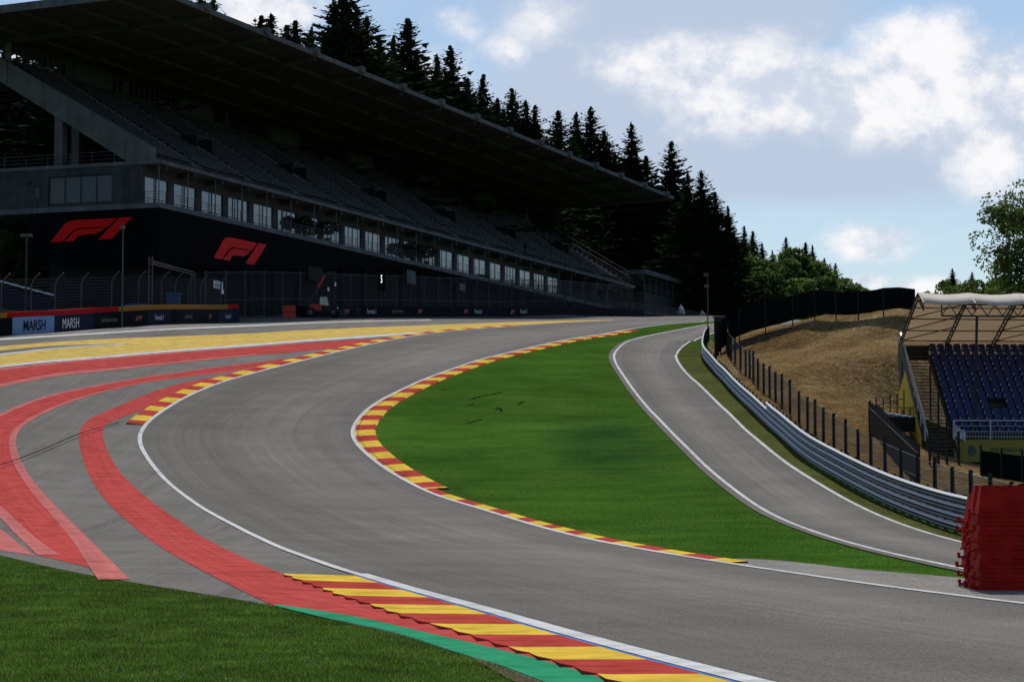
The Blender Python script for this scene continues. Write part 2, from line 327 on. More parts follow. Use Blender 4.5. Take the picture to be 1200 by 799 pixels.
def strip(name, A, B, z, m, nx=4, label=None, zf=None, kind='structure'):     # sheet between two world curves of equal count
    n = len(A); t = np.linspace(0, 1, nx + 1); P = A[:, None] * (1 - t)[None, :, None] + B[:, None] * t[None, :, None]
    zz = tz(P[..., 0], P[..., 1]) + z
    if zf is not None: zz = zz + zf(n, nx + 1)
    w = np.linalg.norm(B - A, axis=1).mean(); s = np.r_[0, np.cumsum(np.linalg.norm(np.diff((A + B) / 2, axis=0), axis=1))]
    uv = np.stack(np.broadcast_arrays(t[None] * w, s[:, None]), -1).reshape(-1, 2)
    return tag(mesh_obj(name, np.c_[P.reshape(-1, 2), zz.ravel()], grid_faces(n, nx + 1), m, smooth_=True, uv=uv), label, kind=kind)
def same(A, B, n=None):
    n = n or max(len(A), len(B)); f = lambda W: np.stack([np.interp(np.linspace(0, len(W) - 1, n), np.arange(len(W)), W[:, k]) for k in (0, 1)], -1); return f(A), f(B)

OUT = [(800,374),(720,375.5),(660,378.5),(620,381),(580,384),(540,387),(500,391.5),(460,398),(420,406.5),(380,416),(340,426),(300,436),(260,447.5),(220,463.5),(190,481),(172,494),(162,508),(162,521),(170,536),(188,559),(210,578),(240,599),(280,620),(320,640),(345,650),(400,670),(430,678.5),(480,693.5),(560,716),(620,734),(680,751),(760,773),(860,800),(960,826),(1100,862),(1400,940)]
INN = [(845,376),(795,379.5),(770,382),(735,387),(700,393),(670,397.5),(630,406),(597,414),(560,423),(520,437),(496,446),(480,453.5),(460,463),(442,473),(428,484),(418,497),(414.5,508),(420,520),(432,532),(452,548),(476,562),(510,579),(562,595),(588,603),(621,613),(680,629),(734,640),(800,651.5),(860,661),(920,670),(1053,689.5),(1127,698.5),(1200,708),(1330,722),(1600,750),(2300,815)]
outer = path(OUT); inner = path(INN)
SLL = [(850,378.5),(840,379.5),(820,382.5),(785,389),(755,395),(735,401),(724,409),(719.5,417.5),(722,427),(732,442),(745,461),(765,484),(800,520),(838,556),(870,581),(899,600),(936,617),(980,632),(1039,648),(1127,667),(1250,690)]
SLR = [(850,386),(838,390),(822,395.5),(800,406),(792.5,415),(793,422),(800,433),(820,452),(851,482),(884,513),(918,540),(962,569),(1020,600),(1075,621.5),(1128,636),(1250,665)]
sll = path(SLL); slr = path(SLR)
# --- asphalt surfaces
A_, B_ = same(outer, inner, 420)
edge_px = [(-160,620),(-60,640),(0,651),(30,658),(75,668.5),(150,682),(250,698),(330,712),(387,727),(437,736.5),(487,750),(537,767),(575,777),(600,787),(650,806),(760,850),(1000,935),(1300,1020)]
edge = path(edge_px, sm=4)
top_px = np.array([(-160,401),(0,393),(100,385.5),(180,380.5),(260,378)]); tp = ground(top_px[:, 0], top_px[:, 1])[:, :2]
far_w = np.array([(-22, 232), (-5, 268), (8, 300), (18, 330), (27, 350), (34, 352), (38, 300), (30, 240)])
right_w = np.vstack([offset(sll, -.0)[::1][:1], ])
poly = np.vstack([tp, far_w, inner[2:] + 0, edge[::-1]])
fill('runoff_area', poly, .012, M['runoff'], 1.0, 'grey asphalt run-off outside the bend')
strip('race_track', A_, B_, .021, M['track'], 14, 'grey asphalt race track sweeping uphill through the bend')
a, b = same(sll, slr, 300); strip('slip_road', offset(a, .40), offset(b, .0), .034, M['slip'], 8, 'grey asphalt slip road beside the infield grass')
# apron where the infield kerb ends, beside the track
ge = path([(845,655.5),(862,654.5),(900,656),(950,661),(1000,667),(1060,672),(1125,677.5),(1250,690)], sm=2); ii = path([(845,659),(870,662.5),(920,670),(1000,682),(1053,689.5),(1127,698.5),(1250,713)], sm=2)
a, b = same(ge, ii); strip('apron', a, b, .02, M['strip'], 4, 'pale concrete apron beside the track')
# dry verge between slip road and crash barrier
ARM = [(829,398),(824.5,408),(824.5,421),(834,433),(851,452),(868,470),(901,501),(935,532),(962,551),(1000,573),(1041,594),(1083,611.5),(1129,627),(1250,660)]
arm = path(ARM, sm=6)
a, b = same(slr[4:], offset(arm, -.0)); strip('verge', a, b, .008, M['verge'], 6, 'dry grass verge under the crash barrier')
# --- painted bands: (edge, edge) in photo points
def band(name, L_, R_, z, m, label, nx=4):
    a, b = same(path(L_, .6, 4), path(R_, .6, 4)); return strip(name, a, b, z, m, nx, label)
Eb = [(-150,446),(0,430),(50,424.5),(112,419.5),(187,413),(300,404.5),(355,400),(430,395),(465,392.5),(505,389.5),(540,386.3),(600,381.8),(660,378),(720,375.2)]
Et = [(-150,417),(0,406),(62,401),(125,397.5),(200,394.5),(300,390.5),(355,387.2),(430,384),(505,381),(560,379),(635,376.6),(720,374.8)]
band('yellow_band', Et, Eb, .020, M['yellow'], 'wide yellow painted band on the run-off')
band('white_edge', [(x, y - 1.4) for x, y in Eb[:11]], [(x, y + 1.0) for x, y in Eb[:11]], .027, M['white'], 'pale edge line below the yellow band', 1)
band('grey_wedge', [(-150,424),(0,411),(62,405.5),(150,403)], [(-150,430),(0,415.5),(62,408.5),(150,403.6)], .027, M['runoff'], 'bare asphalt wedge inside the yellow band', 1)
band('white_edge', [(-150,430),(0,415),(62,408.2),(148,403)], [(-150,432),(0,416.8),(62,409.5),(148,403.8)], .032, M['white'], 'thin white line under the asphalt wedge', 1)
Dt = [(-150,450),(0,432),(50,426.5),(100,421.5),(175,415.5),(225,411.5),(300,406.5),(355,402),(430,397.5),(468,395.5)]
Db = [(-150,484),(0,454),(37,446.5),(75,440),(125,435),(175,429.5),(225,424),(300,416.5),(340,413.5),(400,407),(440,401),(470,396)]
band('red_band', Dt, Db, .020, M['red'], 'upper red painted band on the run-off')
band('pink_edge', [(x, y - 4 * min(1, (480 - x) / 480)) for x, y in Db[:8]], Db[:8], .027, M['pink'], 'faded pink lower edge of the upper red band', 1)
band('pink_edge', [(x, y - .2) for x, y in Dt[:8]], [(x, y + 2.6 * min(1, (480 - x) / 480)) for x, y in Dt[:8]], .027, M['pink'], 'faded pink upper edge of the upper red band', 1)
Bt = [(345,419.5),(317,422.5),(275,427.5),(225,434),(175,441),(125,449.5),(75,459),(37,469.5),(0,485),(-40,507),(-58,535),(-50,560),(-20,588),(0,607),(20,628),(44,651)]
Bb = [(335,424.5),(300,431),(262,437.5),(225,441.5),(175,448),(125,459),(87,470),(50,485.5),(28,499),(19,512),(20,528),(27,545),(40,565),(60,588),(90,618),(120,648),(152,680)]
band('red_band', Bt, Bb, .020, M['red'], 'middle red painted band curving down to the grass', 8)
def inset(P, d):
    W = path(P, .6, 4); return W, offset(W, d)
W, W2 = inset(Bt, -np.linspace(.22, .55, len(path(Bt, .6, 4)))); W2 = smooth(W2, 20); strip('pink_edge', W[6:], W2[6:], .027, M['pink'], 2, 'faded pink outer edge of the middle red band')
W, W2 = inset(Bb, np.linspace(.2, .62, len(path(Bb, .6, 4)))); W2 = smooth(W2, 20); strip('pink_edge', W[6:], W2[6:], .027, M['pink'], 2, 'faded pink inner edge of the middle red band')
band('pink_band', [(-120,560),(-60,590),(0,620),(20,636),(40,651)], [(-120,600),(-60,625),(0,645),(20,648),(41,652)], .020, M['pink'], 'faded pink painted wedge at the grass edge')
At = [(262,440.5),(225,446.5),(187,456.5),(150,471),(125,482),(105,491),(95,502),(92.5,516),(96,534),(104,556),(120,582),(140,603),(170,628),(200,649),(250,676),(300,701),(322,711)]
Ab = [(262,447),(225,460),(190,471),(165,481),(140,490.5),(124,498),(120,508),(123,521),(129,535),(141,554),(160,573),(190,597),(210,610.5),(238,630),(283,653),(310,664.5),(330,673)]
band('red_band', At, Ab, .022, M['red'], 'inner red painted band beside the kerb, leading to the sawtooth kerb', 8)
# red apron left of the near kerb and the green strip
KL = [(327,671),(352,681),(378,690),(402,699.5),(435,709.5),(465,720),(500,731.5),(530,738.5),(556,747),(600,761),(650,776),(705,794),(780,820)]
GR = [(318,708),(335,711),(375,716),(405,721),(450,730),(490,740),(550,753.5),(597,765),(644,777),(690,791),(760,816)]
band('red_apron', [(318,668)] + KL[1:], GR, .020, M['red'], 'red painted apron left of the near sawtooth kerb', 6)
GE = [(318,709.5),(350,717.5),(387,726.5),(437,736),(487,749.5),(537,766.5),(575,776.5),(600,786),(650,805),(720,835)]
band('green_strip', GR, GE, .021, M['green'], 'green painted strip along the foreground grass', 3)
# pale bands in front of the advertising barrier
band('white_line', [(-150,404.5),(0,396.8),(100,391),(200,385.2),(300,381),(355,378.6),(430,376.4),(505,375)], [(-150,407),(0,399),(100,392.8),(200,386.8),(300,382.6),(355,379.8),(430,377.4),(505,375.8)], .027, M['white'], 'white line in front of the advertising barrier', 1)
band('concrete_strip', [(60,391),(140,384),(200,381.5),(300,379),(400,375.5),(505,373.2)], [(60,392),(140,389),(200,384.8),(300,380.6),(400,377),(505,374.6)], .020, M['strip'], 'pale concrete strip before the advertising barrier', 2)
# --- white lines
wl = lambda nm, W, d0, d1, z, lab: strip(nm, offset(W, d0), offset(W, d1), z, M['white'], 1, lab)
# travel is far->near: the outer line's run-off side is to the right of travel
near_i = int(np.argmin(np.abs(outer[:, 1] - 49.5)))
wl('white_line', outer[:near_i + 1], -.2, 0.02, .036, 'white edge line on the outside of the bend')
wl('white_line', outer[near_i:], -.34, .0, .036, 'broad white edge line beside the near kerb')
strip('blue_line', offset(outer[near_i:], .0), offset(outer[near_i:], .07), .027, M['blue'], 1, 'thin blue line beside the near kerb')
ie = int(np.argmin(np.linalg.norm(inner - ground(860, 661)[0, :2], axis=1)))
wl('white_line', inner, .0, .22, .036, 'white edge line on the inside of the bend')
wl('white_line', sll, -.08, .09, .043, 'white line on the infield side of the slip road')
wl('white_line', slr, -.09, .09, .043, 'white line on the barrier side of the slip road')
# --- kerbs
def kerb(W, side, w0, w1, L_, h, z, name, label, phase=0, first='kred', taper=None):
    W = resample(W, .25); seg = np.r_[0, np.cumsum(np.linalg.norm(np.diff(W, axis=0), axis=1))]
    n = len(W); A = offset(W, side * w0); B = offset(W, side * (w0 + w1)); ts = np.array([0, .08, .5, .92, 1.0]); hz = np.array([0, .25, .7, 1, -.3]) * h
    P = A[:, None] * (1 - ts)[None, :, None] + B[:, None] * ts[None, :, None]; Z = tz(P[..., 0], P[..., 1]) + z + hz[None]
    V = np.c_[P.reshape(-1, 2), Z.ravel()]; fc = grid_faces(n, 5); mi = (np.floor((seg[:-1] + phase) / L_).astype(int) % 2).repeat(4)
    o = mesh_obj(name, V, fc, M['kred']); o.data.materials.append(M['kyel']); o.data.polygons.foreach_set('material_index', mi.astype(np.int32)); return tag(o, label, kind='structure')
ko = outer[np.argmin(np.abs(outer[:, 1] - 213)):]; k1 = int(np.argmin(np.linalg.norm(ko - ground(166, 499)[0, :2], axis=1)))
kerb(ko[:k1 + 1], 1, .02, 1.0, 2.2, .05, .03, 'kerb', 'red and yellow striped kerb on the outside of the bend')
i0 = int(np.argmin(np.linalg.norm(inner - ground(735, 387)[0, :2], axis=1))); i1 = int(np.argmin(np.linalg.norm(inner - ground(500, 574)[0, :2], axis=1)))
kerb(inner[i0:i1 + 1], -1, .0, 1.15, 2.2, .06, .03, 'kerb', 'wide red and yellow striped kerb round the infield apex')
kerb(inner[i1:ie + 1], -1, .0, .5, 2.6, .04, .03, 'kerb', 'narrow red and yellow striped kerb along the infield grass')
# near sawtooth kerb: left side drops in teeth
Wk = outer[near_i - 1:]; kl = path(KL, .4, 3)
def saw_kerb():
    L_ = 2.3; nt = 2; T = L_ / nt; y0 = 48.9; rows_v = []; F_ = []; mi = []
    li = lambda W, y: np.array([np.interp(-y, -W[:, 1], W[:, 0]), y])
    k = 0; y = y0
    while y > 20:
        for j in range(nt):
            ya, yb = y, y - T; a0 = li(offset(Wk, .07), ya); a1 = li(offset(Wk, .07), yb); b0 = li(kl, ya); b1 = li(kl, yb) + np.array([-.16, 0])
            g = lambda p, h: (p[0], p[1], float(tz(p[0], p[1])) + .026 + h)
            base = len(rows_v); m0 = b0 * .86 + a0 * .14; m1 = b1 * .86 + a1 * .14
            rows_v += [g(a0, 0), g(a1, 0), g(m0, .0), g(m1, .004), g(b0, .005), g(b1, .04), g(b0 + [-.01, 0], -.03), g(b1 + [-.01, 0], -.03), g(m1, -.02), g(b1, -.02)]
            F_ += [(base, base + 1, base + 3, base + 2), (base + 2, base + 3, base + 5, base + 4), (base + 4, base + 5, base + 7, base + 6), (base + 3, base + 8, base + 9, base + 5)]
            c = 1 if k % 2 == 0 else 0; mi += [c, c, 0, 0]; y -= T
        k += 1
    o = mesh_obj('sawtooth_kerb', rows_v, F_, M['kred']); o.data.materials.append(M['kyel']); o.data.polygons.foreach_set('material_index', np.array(mi, np.int32))
    tag(o, 'large red and yellow sawtooth kerb in the foreground', kind='structure')
saw_kerb()
# joints and tyre marks on the run-off
def joint(pts, w, label, m='crack', z=.033): W = path(pts, .6, 2); strip('asphalt_joint', offset(W, -w / 2), offset(W, w / 2), z, M[m], 1, label)
joint([(-20,551),(30,535),(92,509),(140,495)], .07, 'dark asphalt joint crossing the run-off below the bend'); joint([(-20,556),(30,539),(92,513),(140,497)], .035, 'thin asphalt joint below the dark one')
joint([(180,673.5),(250,673),(326,671.3)], .05, 'dark joint line at the start of the near kerb')

# --- dry mound behind the barrier
mo = np.vstack([offset(arm, -.35)[14:-4], ground([1150], [585])[:, :2], [[31, 121], [34, 150], [40, 172], [36, 186]], [[29.5, 178], [24, 184]], ground([900, 862], [392, 402])[:, :2] + [[0, 4], [0, 4]], [[17, 194]]])
mo = np.vstack([offset(arm, -.35)[14:-4], ground([1150], [585])[:, :2], [[31, 121], [34, 150], [42, 172], [44, 235], [22.8, 235], [19.6, 206], [17.7, 198]]])
fill('dry_mound', mo, .10, M['mound'], 1.0, 'dry cut grass on the mound behind the crash barrier')
ff = np.array([(-125, 200), (-70, 215), (-58, 245), (-45, 290), (-20, 345), (4, 378), (30, 372), (45, 350), (60, 340), (140, 340), (140, 490), (-125, 490)], float)
fill('forest_floor', ff, .05, M['forest_floor'], 4, 'dark forest floor behind the grandstand')
pv = np.array([[24.8, 116], [31, 118], [48, 116], [48, 100], [33, 92], [27, 98]], float); fill('service_yard', pv, .045, M['strip'], 1.5, 'pale paved yard before the blue-seated stand')

pd = np.array([[-75, 176], [-40, 190], [-26, 208], [-20, 228], [-3, 266], [10, 300], [20, 330], [28, 352], [18, 372], [-8, 330], [-34, 262], [-44, 226], [-75, 214]], float); fill('service_lane', pd, .008, M['runoff'], 1.5, 'asphalt service lane at the foot of the grandstand')

for d in (.16, .30):
    Wr = inner[i0 + 20:i1 - 4]; strip('rubber_line', offset(Wr, -d), offset(Wr, -d - .035), .052, M['crack'], 1, 'thin dark rubber line along the striped kerb')
M['divot'] = mat('dark torn soil', (.010, .013, .005), 1, 0, 0)
for pts, w in (([(552,468),(562,465),(574,463)], .22), ([(574,463),(580,461.5),(588,460)], .2), ([(547,475),(551,474.5),(556,474)], .25), ([(546,496.5),(556,494),(566,491.5)], .2), ([(514,457),(519,456.6),(524,457)], .25), ([(482,523),(488,523.6),(495,524)], .14), ([(581,480),(585,478),(588,482)], .25), ([(606,474),(609,473),(613,471)], .2)):
    W = path(pts, .3, 1); strip('divot', offset(W, -w * np.abs(np.sin(np.arange(len(W)) * 1.9 + 1)) * .4), offset(W, w * np.abs(np.sin(np.arange(len(W)) * 1.3)) * .4), .035, M['divot'], 1, 'dark torn divot in the infield grass')
band('worn_edge', [(556,768),(575,777),(600,788),(640,803)], [(552,771),(575,785),(600,799),(640,817)], .02, M['soil'], 'bare soil edge beside the green strip', 2)
# ------------------------------------------------------------------ text and emblem helpers
def text_mesh(s, size, mat_, name, parent, o, ax, ay, n, shear=0.0, sx=1.0, depth=.012, weight=0.0):
    cu = bpy.data.curves.new('t', 'FONT'); cu.body = s; cu.size = 1; cu.shear = shear; cu.extrude = 0; cu.offset = weight; cu.resolution_u = 3
    to = bpy.data.objects.new('t', cu); COL.objects.link(to); bpy.context.view_layer.update()
    dg = bpy.context.evaluated_depsgraph_get(); me = bpy.data.meshes.new_from_object(to.evaluated_get(dg)); bpy.data.objects.remove(to)
    V = np.array([v.co[:] for v in me.vertices]); Fc = [tuple(p.vertices) for p in me.polygons]; bpy.data.meshes.remove(me)
    V[:, 0] -= (V[:, 0].min() + V[:, 0].max()) / 2; V[:, 1] -= (V[:, 1].min() + V[:, 1].max()) / 2; V *= size; V[:, 0] *= sx
    o, ax, ay, n = [np.asarray(q, float) for q in (o, ax, ay, n)]
    W = o + V[:, :1] * ax + V[:, 1:2] * ay + n * depth; return mesh_obj(name, W, Fc, mat_, parent)
def arc_fix(P): return P
EMB = [ [(0,0),(.15,.02),(.24,.42),(.275,.53),(.34,.60),(.42,.625),(.70,.625),(.82,.985),(.36,.985),(.27,.965),(.20,.90),(.155,.80)],
        [(.175,.02),(.285,.02),(.325,.19),(.35,.26),(.40,.30),(.58,.31),(.69,.59),(.42,.575),(.335,.54),(.285,.46),(.26,.38)],
        [(.60,.03),(.757,.03),(1.0,1.0),(.845,.985)] ]
# slant the two strokes the way the emblem leans
EMB = [[(.0,.0),(.15,.0),(.262,.44),(.292,.53),(.34,.59),(.41,.612),(.705,.612),(.815,.985),(.33,.985),(.26,.96),(.205,.90),(.17,.80)],
       [(.175,.0),(.29,.0),(.325,.17),(.36,.25),(.42,.285),(.565,.30),(.69,.575),(.42,.565),(.345,.535),(.30,.47)],
       [(.59,.03),(.757,.03),(1.0,1.0),(.845,1.0)]]
def emblem(parent, o, ax, ay, n, w, h, m, name='emblem', th=.04):
    mb = MB(); ax, ay = np.asarray(ax, float), np.asarray(ay, float)
    for P in EMB: mb.prism([(p[0] * w, p[1] * h) for p in P], np.asarray(o) + np.asarray(n) * .01, ax, ay, n, th)
    return mb.build(name, m, parent)

# ------------------------------------------------------------------ more materials
def concrete(name, col, k=1.0):
    m = mat(name, col, .85, 0, .25); t = NT(m); n = t.noise(.5, 6, .65); f = t.noise(7, 5, .7); s = t.noise(1.2, 4, .6, stretch=(1, 1, .12))
    c = t.mix(1, col, t.ramp(n, [(.35, .8), (.65, 1.15)]), 'MULTIPLY'); c = t.mix(1, c, t.ramp(f, [(.35, .88), (.65, 1.1)]), 'MULTIPLY'); c = t.mix(1, c, t.ramp(s, [(.38, .78), (.55, 1.05)]), 'MULTIPLY'); t.color(c); return m
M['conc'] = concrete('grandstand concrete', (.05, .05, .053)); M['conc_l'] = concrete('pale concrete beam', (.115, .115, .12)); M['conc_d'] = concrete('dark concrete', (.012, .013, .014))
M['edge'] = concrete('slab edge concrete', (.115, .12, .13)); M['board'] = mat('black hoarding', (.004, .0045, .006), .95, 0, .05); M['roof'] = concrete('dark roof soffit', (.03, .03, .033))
M['roof2'] = concrete('roof beam steel', (.055, .055, .058)); M['steel'] = concrete('weathered galvanised steel', (.10, .104, .11)); M['steel_d'] = mat('dark steel', (.03, .031, .033), .6); M['seat'] = mat('grey plastic seat', (.05, .052, .058), .7, 0, .15)
M['glass'] = mat('window glass', (.02, .028, .03), .06, 0, .9); M['glass'].node_tree.nodes['Principled BSDF'].inputs['IOR'].default_value = 1.75
M['glass_d'] = mat('dim window glass', (.02, .025, .03), .12, 0, .5); M['frame'] = mat('window frame', (.03, .032, .035), .5); M['logo_red'] = mat('emblem red', (.72, .006, .008), .6, 0, .1); M['logo_dim'] = mat('emblem dark red', (.30, .012, .016), .5)
M['leaf_d'] = mat('potted tree leaves', (.02, .03, .012), .8); M['white_p'] = mat('white lettering', (.75, .76, .78), .6); M['navy'] = mat('navy panel', (.010, .014, .036), .8, 0, .1)
M['ltblue'] = mat('light blue panel', (.17, .29, .50), .8, 0, .1); M['blk'] = mat('black panel', (.006, .007, .010), .85, 0, .08); M['script'] = mat('pale gold script', (.22, .2, .14), .6)
M['tec_red'] = mat('red foam barrier cap', (.36, .006, .007), .8, 0, .1); M['ochre'] = mat('ochre barrier cap', (.30, .14, .02), .8, 0, .1); M['orange'] = mat('orange plastic', (.55, .05, .02), .5)
M['bluep'] = mat('blue plastic', (.02, .07, .22), .5); M['rubber'] = mat('black rubber', (.015, .015, .015), .85); M['red_paint'] = mat('red machine paint', (.42, .02, .015), .35)
M['bluew'] = mat('blue white cloth', (.35, .42, .55), .8); M['trunk'] = concrete('bark', (.055, .042, .032)); M['galv'] = None
def mesh_fence(name, cell, wire, col=(.03, .032, .03), extra=0.0):
    m = mat(name, col, .7); t = NT(m); s = t.n.new('ShaderNodeSeparateXYZ'); t.l.new(t.uv(), s.inputs[0])
    f = lambda v: t.math('LESS_THAN', t.math('FRACT', t.math('DIVIDE', v, cell)), wire / cell)
    a = t.math('MAXIMUM', f(s.outputs[0]), f(s.outputs[1]))
    if extra: a = t.math('MAXIMUM', a, t.math('LESS_THAN', t.noise(60, 2), .5 * extra + .3))
    t.l.new(a, t.b.inputs['Alpha']); return m
M['mesh'] = mesh_fence('wire mesh', .10, .022, (.11, .112, .11)); M['mesh_far'] = mesh_fence('debris fence mesh', .25, .03, (.03, .033, .033)); M['netting'] = mesh_fence('dark netting', .10, .03)

# ------------------------------------------------------------------ the grandstand
dv = ray(1630, 570); dv = np.array([dv[0], dv[1], 0]); dv /= np.linalg.norm(dv); bv = np.array([-dv[1], dv[0], 0]); zv = np.array([0, 0, 1.0]); fv = -bv
P0 = at(187, 237, 220.0)
def G(u, b, z): return P0 + dv * u + bv * b + zv * z
def on_plane(px, py, o, n):                                      # where a sight line meets a plane of the building
    d = ray(px, py); o = np.asarray(o); t = np.dot(o - np.array([0, 0, CZ]), n) / np.dot(d, n); return np.array([0, 0, CZ]) + d * t
gs = empty('grandstand', tuple(G(0, 0, -12)), 'huge dark concrete grandstand with a cantilevered flat roof and a glazed gallery', 'grandstand'); GO = np.array(gs.location)
def part(mb, name, m, parent=None, sm=False): 
    p = parent or gs; mb.v = [tuple(np.array(v) - GO) for v in mb.v]; return mb.build(name, m, p, sm)
UL = 149.0
def gbox(mb, u0, u1, b0, b1, z0, z1): return mb.frame(G(u0, b0, z0), dv, bv, zv, u1 - u0, b1 - b0, z1 - z0)
# slabs
mb = MB(); gbox(mb, 0, UL, 0, 20, -.5, 0); part(mb, 'floor_slab', M['edge'])
mb = MB(); gbox(mb, -.1, UL, -.1, 26, 3.75, 4.1); part(mb, 'deck_slab', M['edge'])
for k in range(26): mb = MB(); gbox(mb, 5.7 * k + 1.2, 5.7 * k + 1.5, .0, 2.0, 3.25, 3.747); part(mb, 'soffit_beam', M['conc'])
# front wall with window openings; bays of 5.7 m, 21 glazed, then an open gallery
mb = MB(); nb = 21; zt = 2.75
gbox(mb, 0, nb * 5.7, 1.9, 2.2, zt, 3.747)
for k in range(nb + 1):
    gbox(mb, max(0, 5.7 * k - .6), 5.7 * k + .5, 1.9, 2.2, 0, zt)
gbox(mb, .0, .3, 2.2, 19.9, 0, .25); gbox(mb, .0, .3, 2.2, 5.2, .25, 3.747); gbox(mb, .0, .3, 12.4, 19.9, .25, 3.747); gbox(mb, .0, .3, 5.2, 12.4, 3.0, 3.747)
part(mb, 'gallery_wall', M['conc'])
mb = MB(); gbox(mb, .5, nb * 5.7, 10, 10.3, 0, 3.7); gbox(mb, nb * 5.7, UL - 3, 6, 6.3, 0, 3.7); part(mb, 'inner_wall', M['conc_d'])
rnd = random.Random(3)
def window(u0, u1, b, z0, z1, npan, side=False):
    mb = MB(); fw = .09; B = lambda a0, a1, c0, c1: (gbox(mb, a0, a1, b, b + .08, c0, c1) if not side else gbox(mb, b, b + .08, a0, a1, c0, c1))
    B(u0, u1, z0, z0 + fw); B(u0, u1, z1 - fw, z1)
    us = np.linspace(u0, u1, npan + 1)
    for i, x in enumerate(us): w = fw if i in (0, npan) else .16; x0 = min(max(x - w / 2, u0), u1 - w); B(x0, x0 + w, z0 + fw, z1 - fw)
    w_ = part(mb, 'window', M['frame'])
    for i in range(npan):
        g = MB(); a0, a1 = us[i] + .1, us[i + 1] - .1; tilt = rnd.uniform(-.004, .004)
        if side: g.frame(G(b + .04, a0, z0 + fw), bv, dv, zv, a1 - a0, .02, z1 - z0 - 2 * fw)
        else: g.frame(G(a0, b + .04, z0 + fw), dv, bv, zv, a1 - a0, .02, z1 - z0 - 2 * fw)
        part(g, 'pane', M['glass_d'] if side else M['glass'], w_)
for k in range(nb):
    window(5.7 * k + .55, 5.7 * k + 5.05, 2.0, .05, zt - .02, 4 if k % 7 in (3, 5) else 2)
window(5.25, 12.35, .1, .3, 2.95, 4, True)
# open gallery columns, balcony posts and railing
for k in range(nb, 26):
    mb = MB(); gbox(mb, 5.7 * k + .3, 5.7 * k + .75, 2.5, 2.95, 0, 3.74); part(mb, 'gallery_column', M['conc_l'])
for k in range(26): mb = MB(); gbox(mb, 5.7 * k + .05, 5.7 * k + .13, .1, .18, 0, 3.74); part(mb, 'balcony_post', M['steel'])
def railing(name, pts, h, step, m, nr=3, r=.03, post=.05):
    mb = MB()
    for a, b in zip(pts[:-1], pts[1:]):
        a = np.array(a); b = np.array(b); L = np.linalg.norm(b - a); n = max(1, int(round(L / step)))
        for i in range(n + 1): p = a + (b - a) * i / n; mb.bar(p, p + zv * h, post)
        for j in range(nr): z = zv * h * (1 - j / nr); mb.bar(a + z, b + z, r if j else r * 1.5)
    return part(mb, name, m)
railing('balcony_railing', [G(.2, 12, 0), G(.2, .25, 0), G(UL, .25, 0)], 1.1, 1.42, M['steel'], 4)
railing('deck_railing', [G(.1, 25, 4.1), G(.1, 2.6, 4.1)], 1.1, 2.4, M['steel'], 3)
railing('parapet_railing', [G(.3, .15, 4.1), G(UL, .15, 4.1)], 1.0, 1.9, M['steel_d'], 3)
# raker beams and the stepped tiers
r_ = .6; NR = 20
mb = MB()
mb.prism([(.8, 4.1), (3.6, 4.1), (20.5, 4.1 + 16.9 * r_), (20.5, 4.1 + 16.9 * r_ + 1.7), (18.2, 4.1 + 18.2 * r_ + .25), (.8, 5.35)], G(0, 0, 0), bv, zv, dv, .7); part(mb, 'raker_beam', M['conc_l'])
for k in range(1, 14):
    mb = MB(); mb.prism([(1, 4.1), (3.4, 4.1), (18, 4.1 + 14.6 * r_), (18, 5 + 16.2 * r_), (1, 4.6)], G(11.4 * k - .3, 0, 0), bv, zv, dv, .6); part(mb, 'rib', M['conc_d'])
mb = MB(); prof = [(1.0, 4.1)]
for i in range(NR): z = 4.6 + i * .50; prof += [(1.0 + .8 * i, z), (1.8 + .8 * i, z)]
prof += [(17.0, 13.9), (17.0, 13.4), (1.6, 3.9 + .2)]
mb.prism(prof, G(.7, 0, 0), bv, zv, dv, UL - .7); part(mb, 'tiers', M['conc'])
mb = MB(); mb.prism([(.9, 4.1), (.9, 5.6), (17.2, 15.2), (17.2, 13.9)], G(UL - .01, 0, 0), bv, zv, dv, .3); part(mb, 'end_wall', M['conc'])
mb = MB(); mb.bar(G(UL + .15, 1, 6.3), G(UL + .15, 17.2, 15.9), .12, .16)
for i in range(12): a = G(UL + .15, 1 + 1.45 * i, 5.5 + 1.45 * .59 * i); mb.bar(a, a + zv * .85, .06)
part(mb, 'end_handrail', M['steel'])
# aisles and vomitories
aisle = [9 + 11.4 * k for k in range(13)]
for u in aisle:
    mb = MB()
    for i in range(NR * 2): gbox(mb, u, u + 1.2, 1.02 + .4 * i, 1.423 + .4 * i, 4.62 + .25 * i - .3, 4.62 + .25 * i + .12)
    part(mb, 'aisle_steps', M['conc_l'])
for n, u in enumerate(aisle[1::2]):
    mb = MB(); i0 = 7; zb = 4.6 + i0 * .50; b0 = 1.0 + .8 * i0
    gbox(mb, u - 1.2, u - 1.0, b0, b0 + 5.0, zb - .2, zb + 1.5); gbox(mb, u + 2.2, u + 2.4, b0, b0 + 5.0, zb - .2, zb + 1.5); gbox(mb, u - 1.0, u + 2.2, b0 + 4.6, b0 + 4.9, zb - .2, zb + 1.5)
    v = part(mb, 'stair_entrance', M['conc_d'])
    mb = MB()
    for j in range(6): p = G(u - 1.1, b0 + j, zb + max(0, .48 * (j / .8) - .0)); mb.bar(p, p + zv * (1.1 + .5 * (j < 2)), .07)
    for j in range(6): p = G(u + 2.3, b0 + j, zb + .6 * j); mb.bar(p, p + zv * 1.1, .07)
    mb.bar(G(u - 1.1, b0, zb + 1.5), G(u + 2.3, b0, zb + 1.5), .08); mb.bar(G(u - 1.1, b0 + .0, zb + 1.5), G(u - 1.1, b0 + 5, zb + 4.1), .07); mb.bar(G(u + 2.3, b0, zb + 1.1), G(u + 2.3, b0 + 5, zb + 4.1), .07); part(mb, 'railing', M['steel_d'], v)
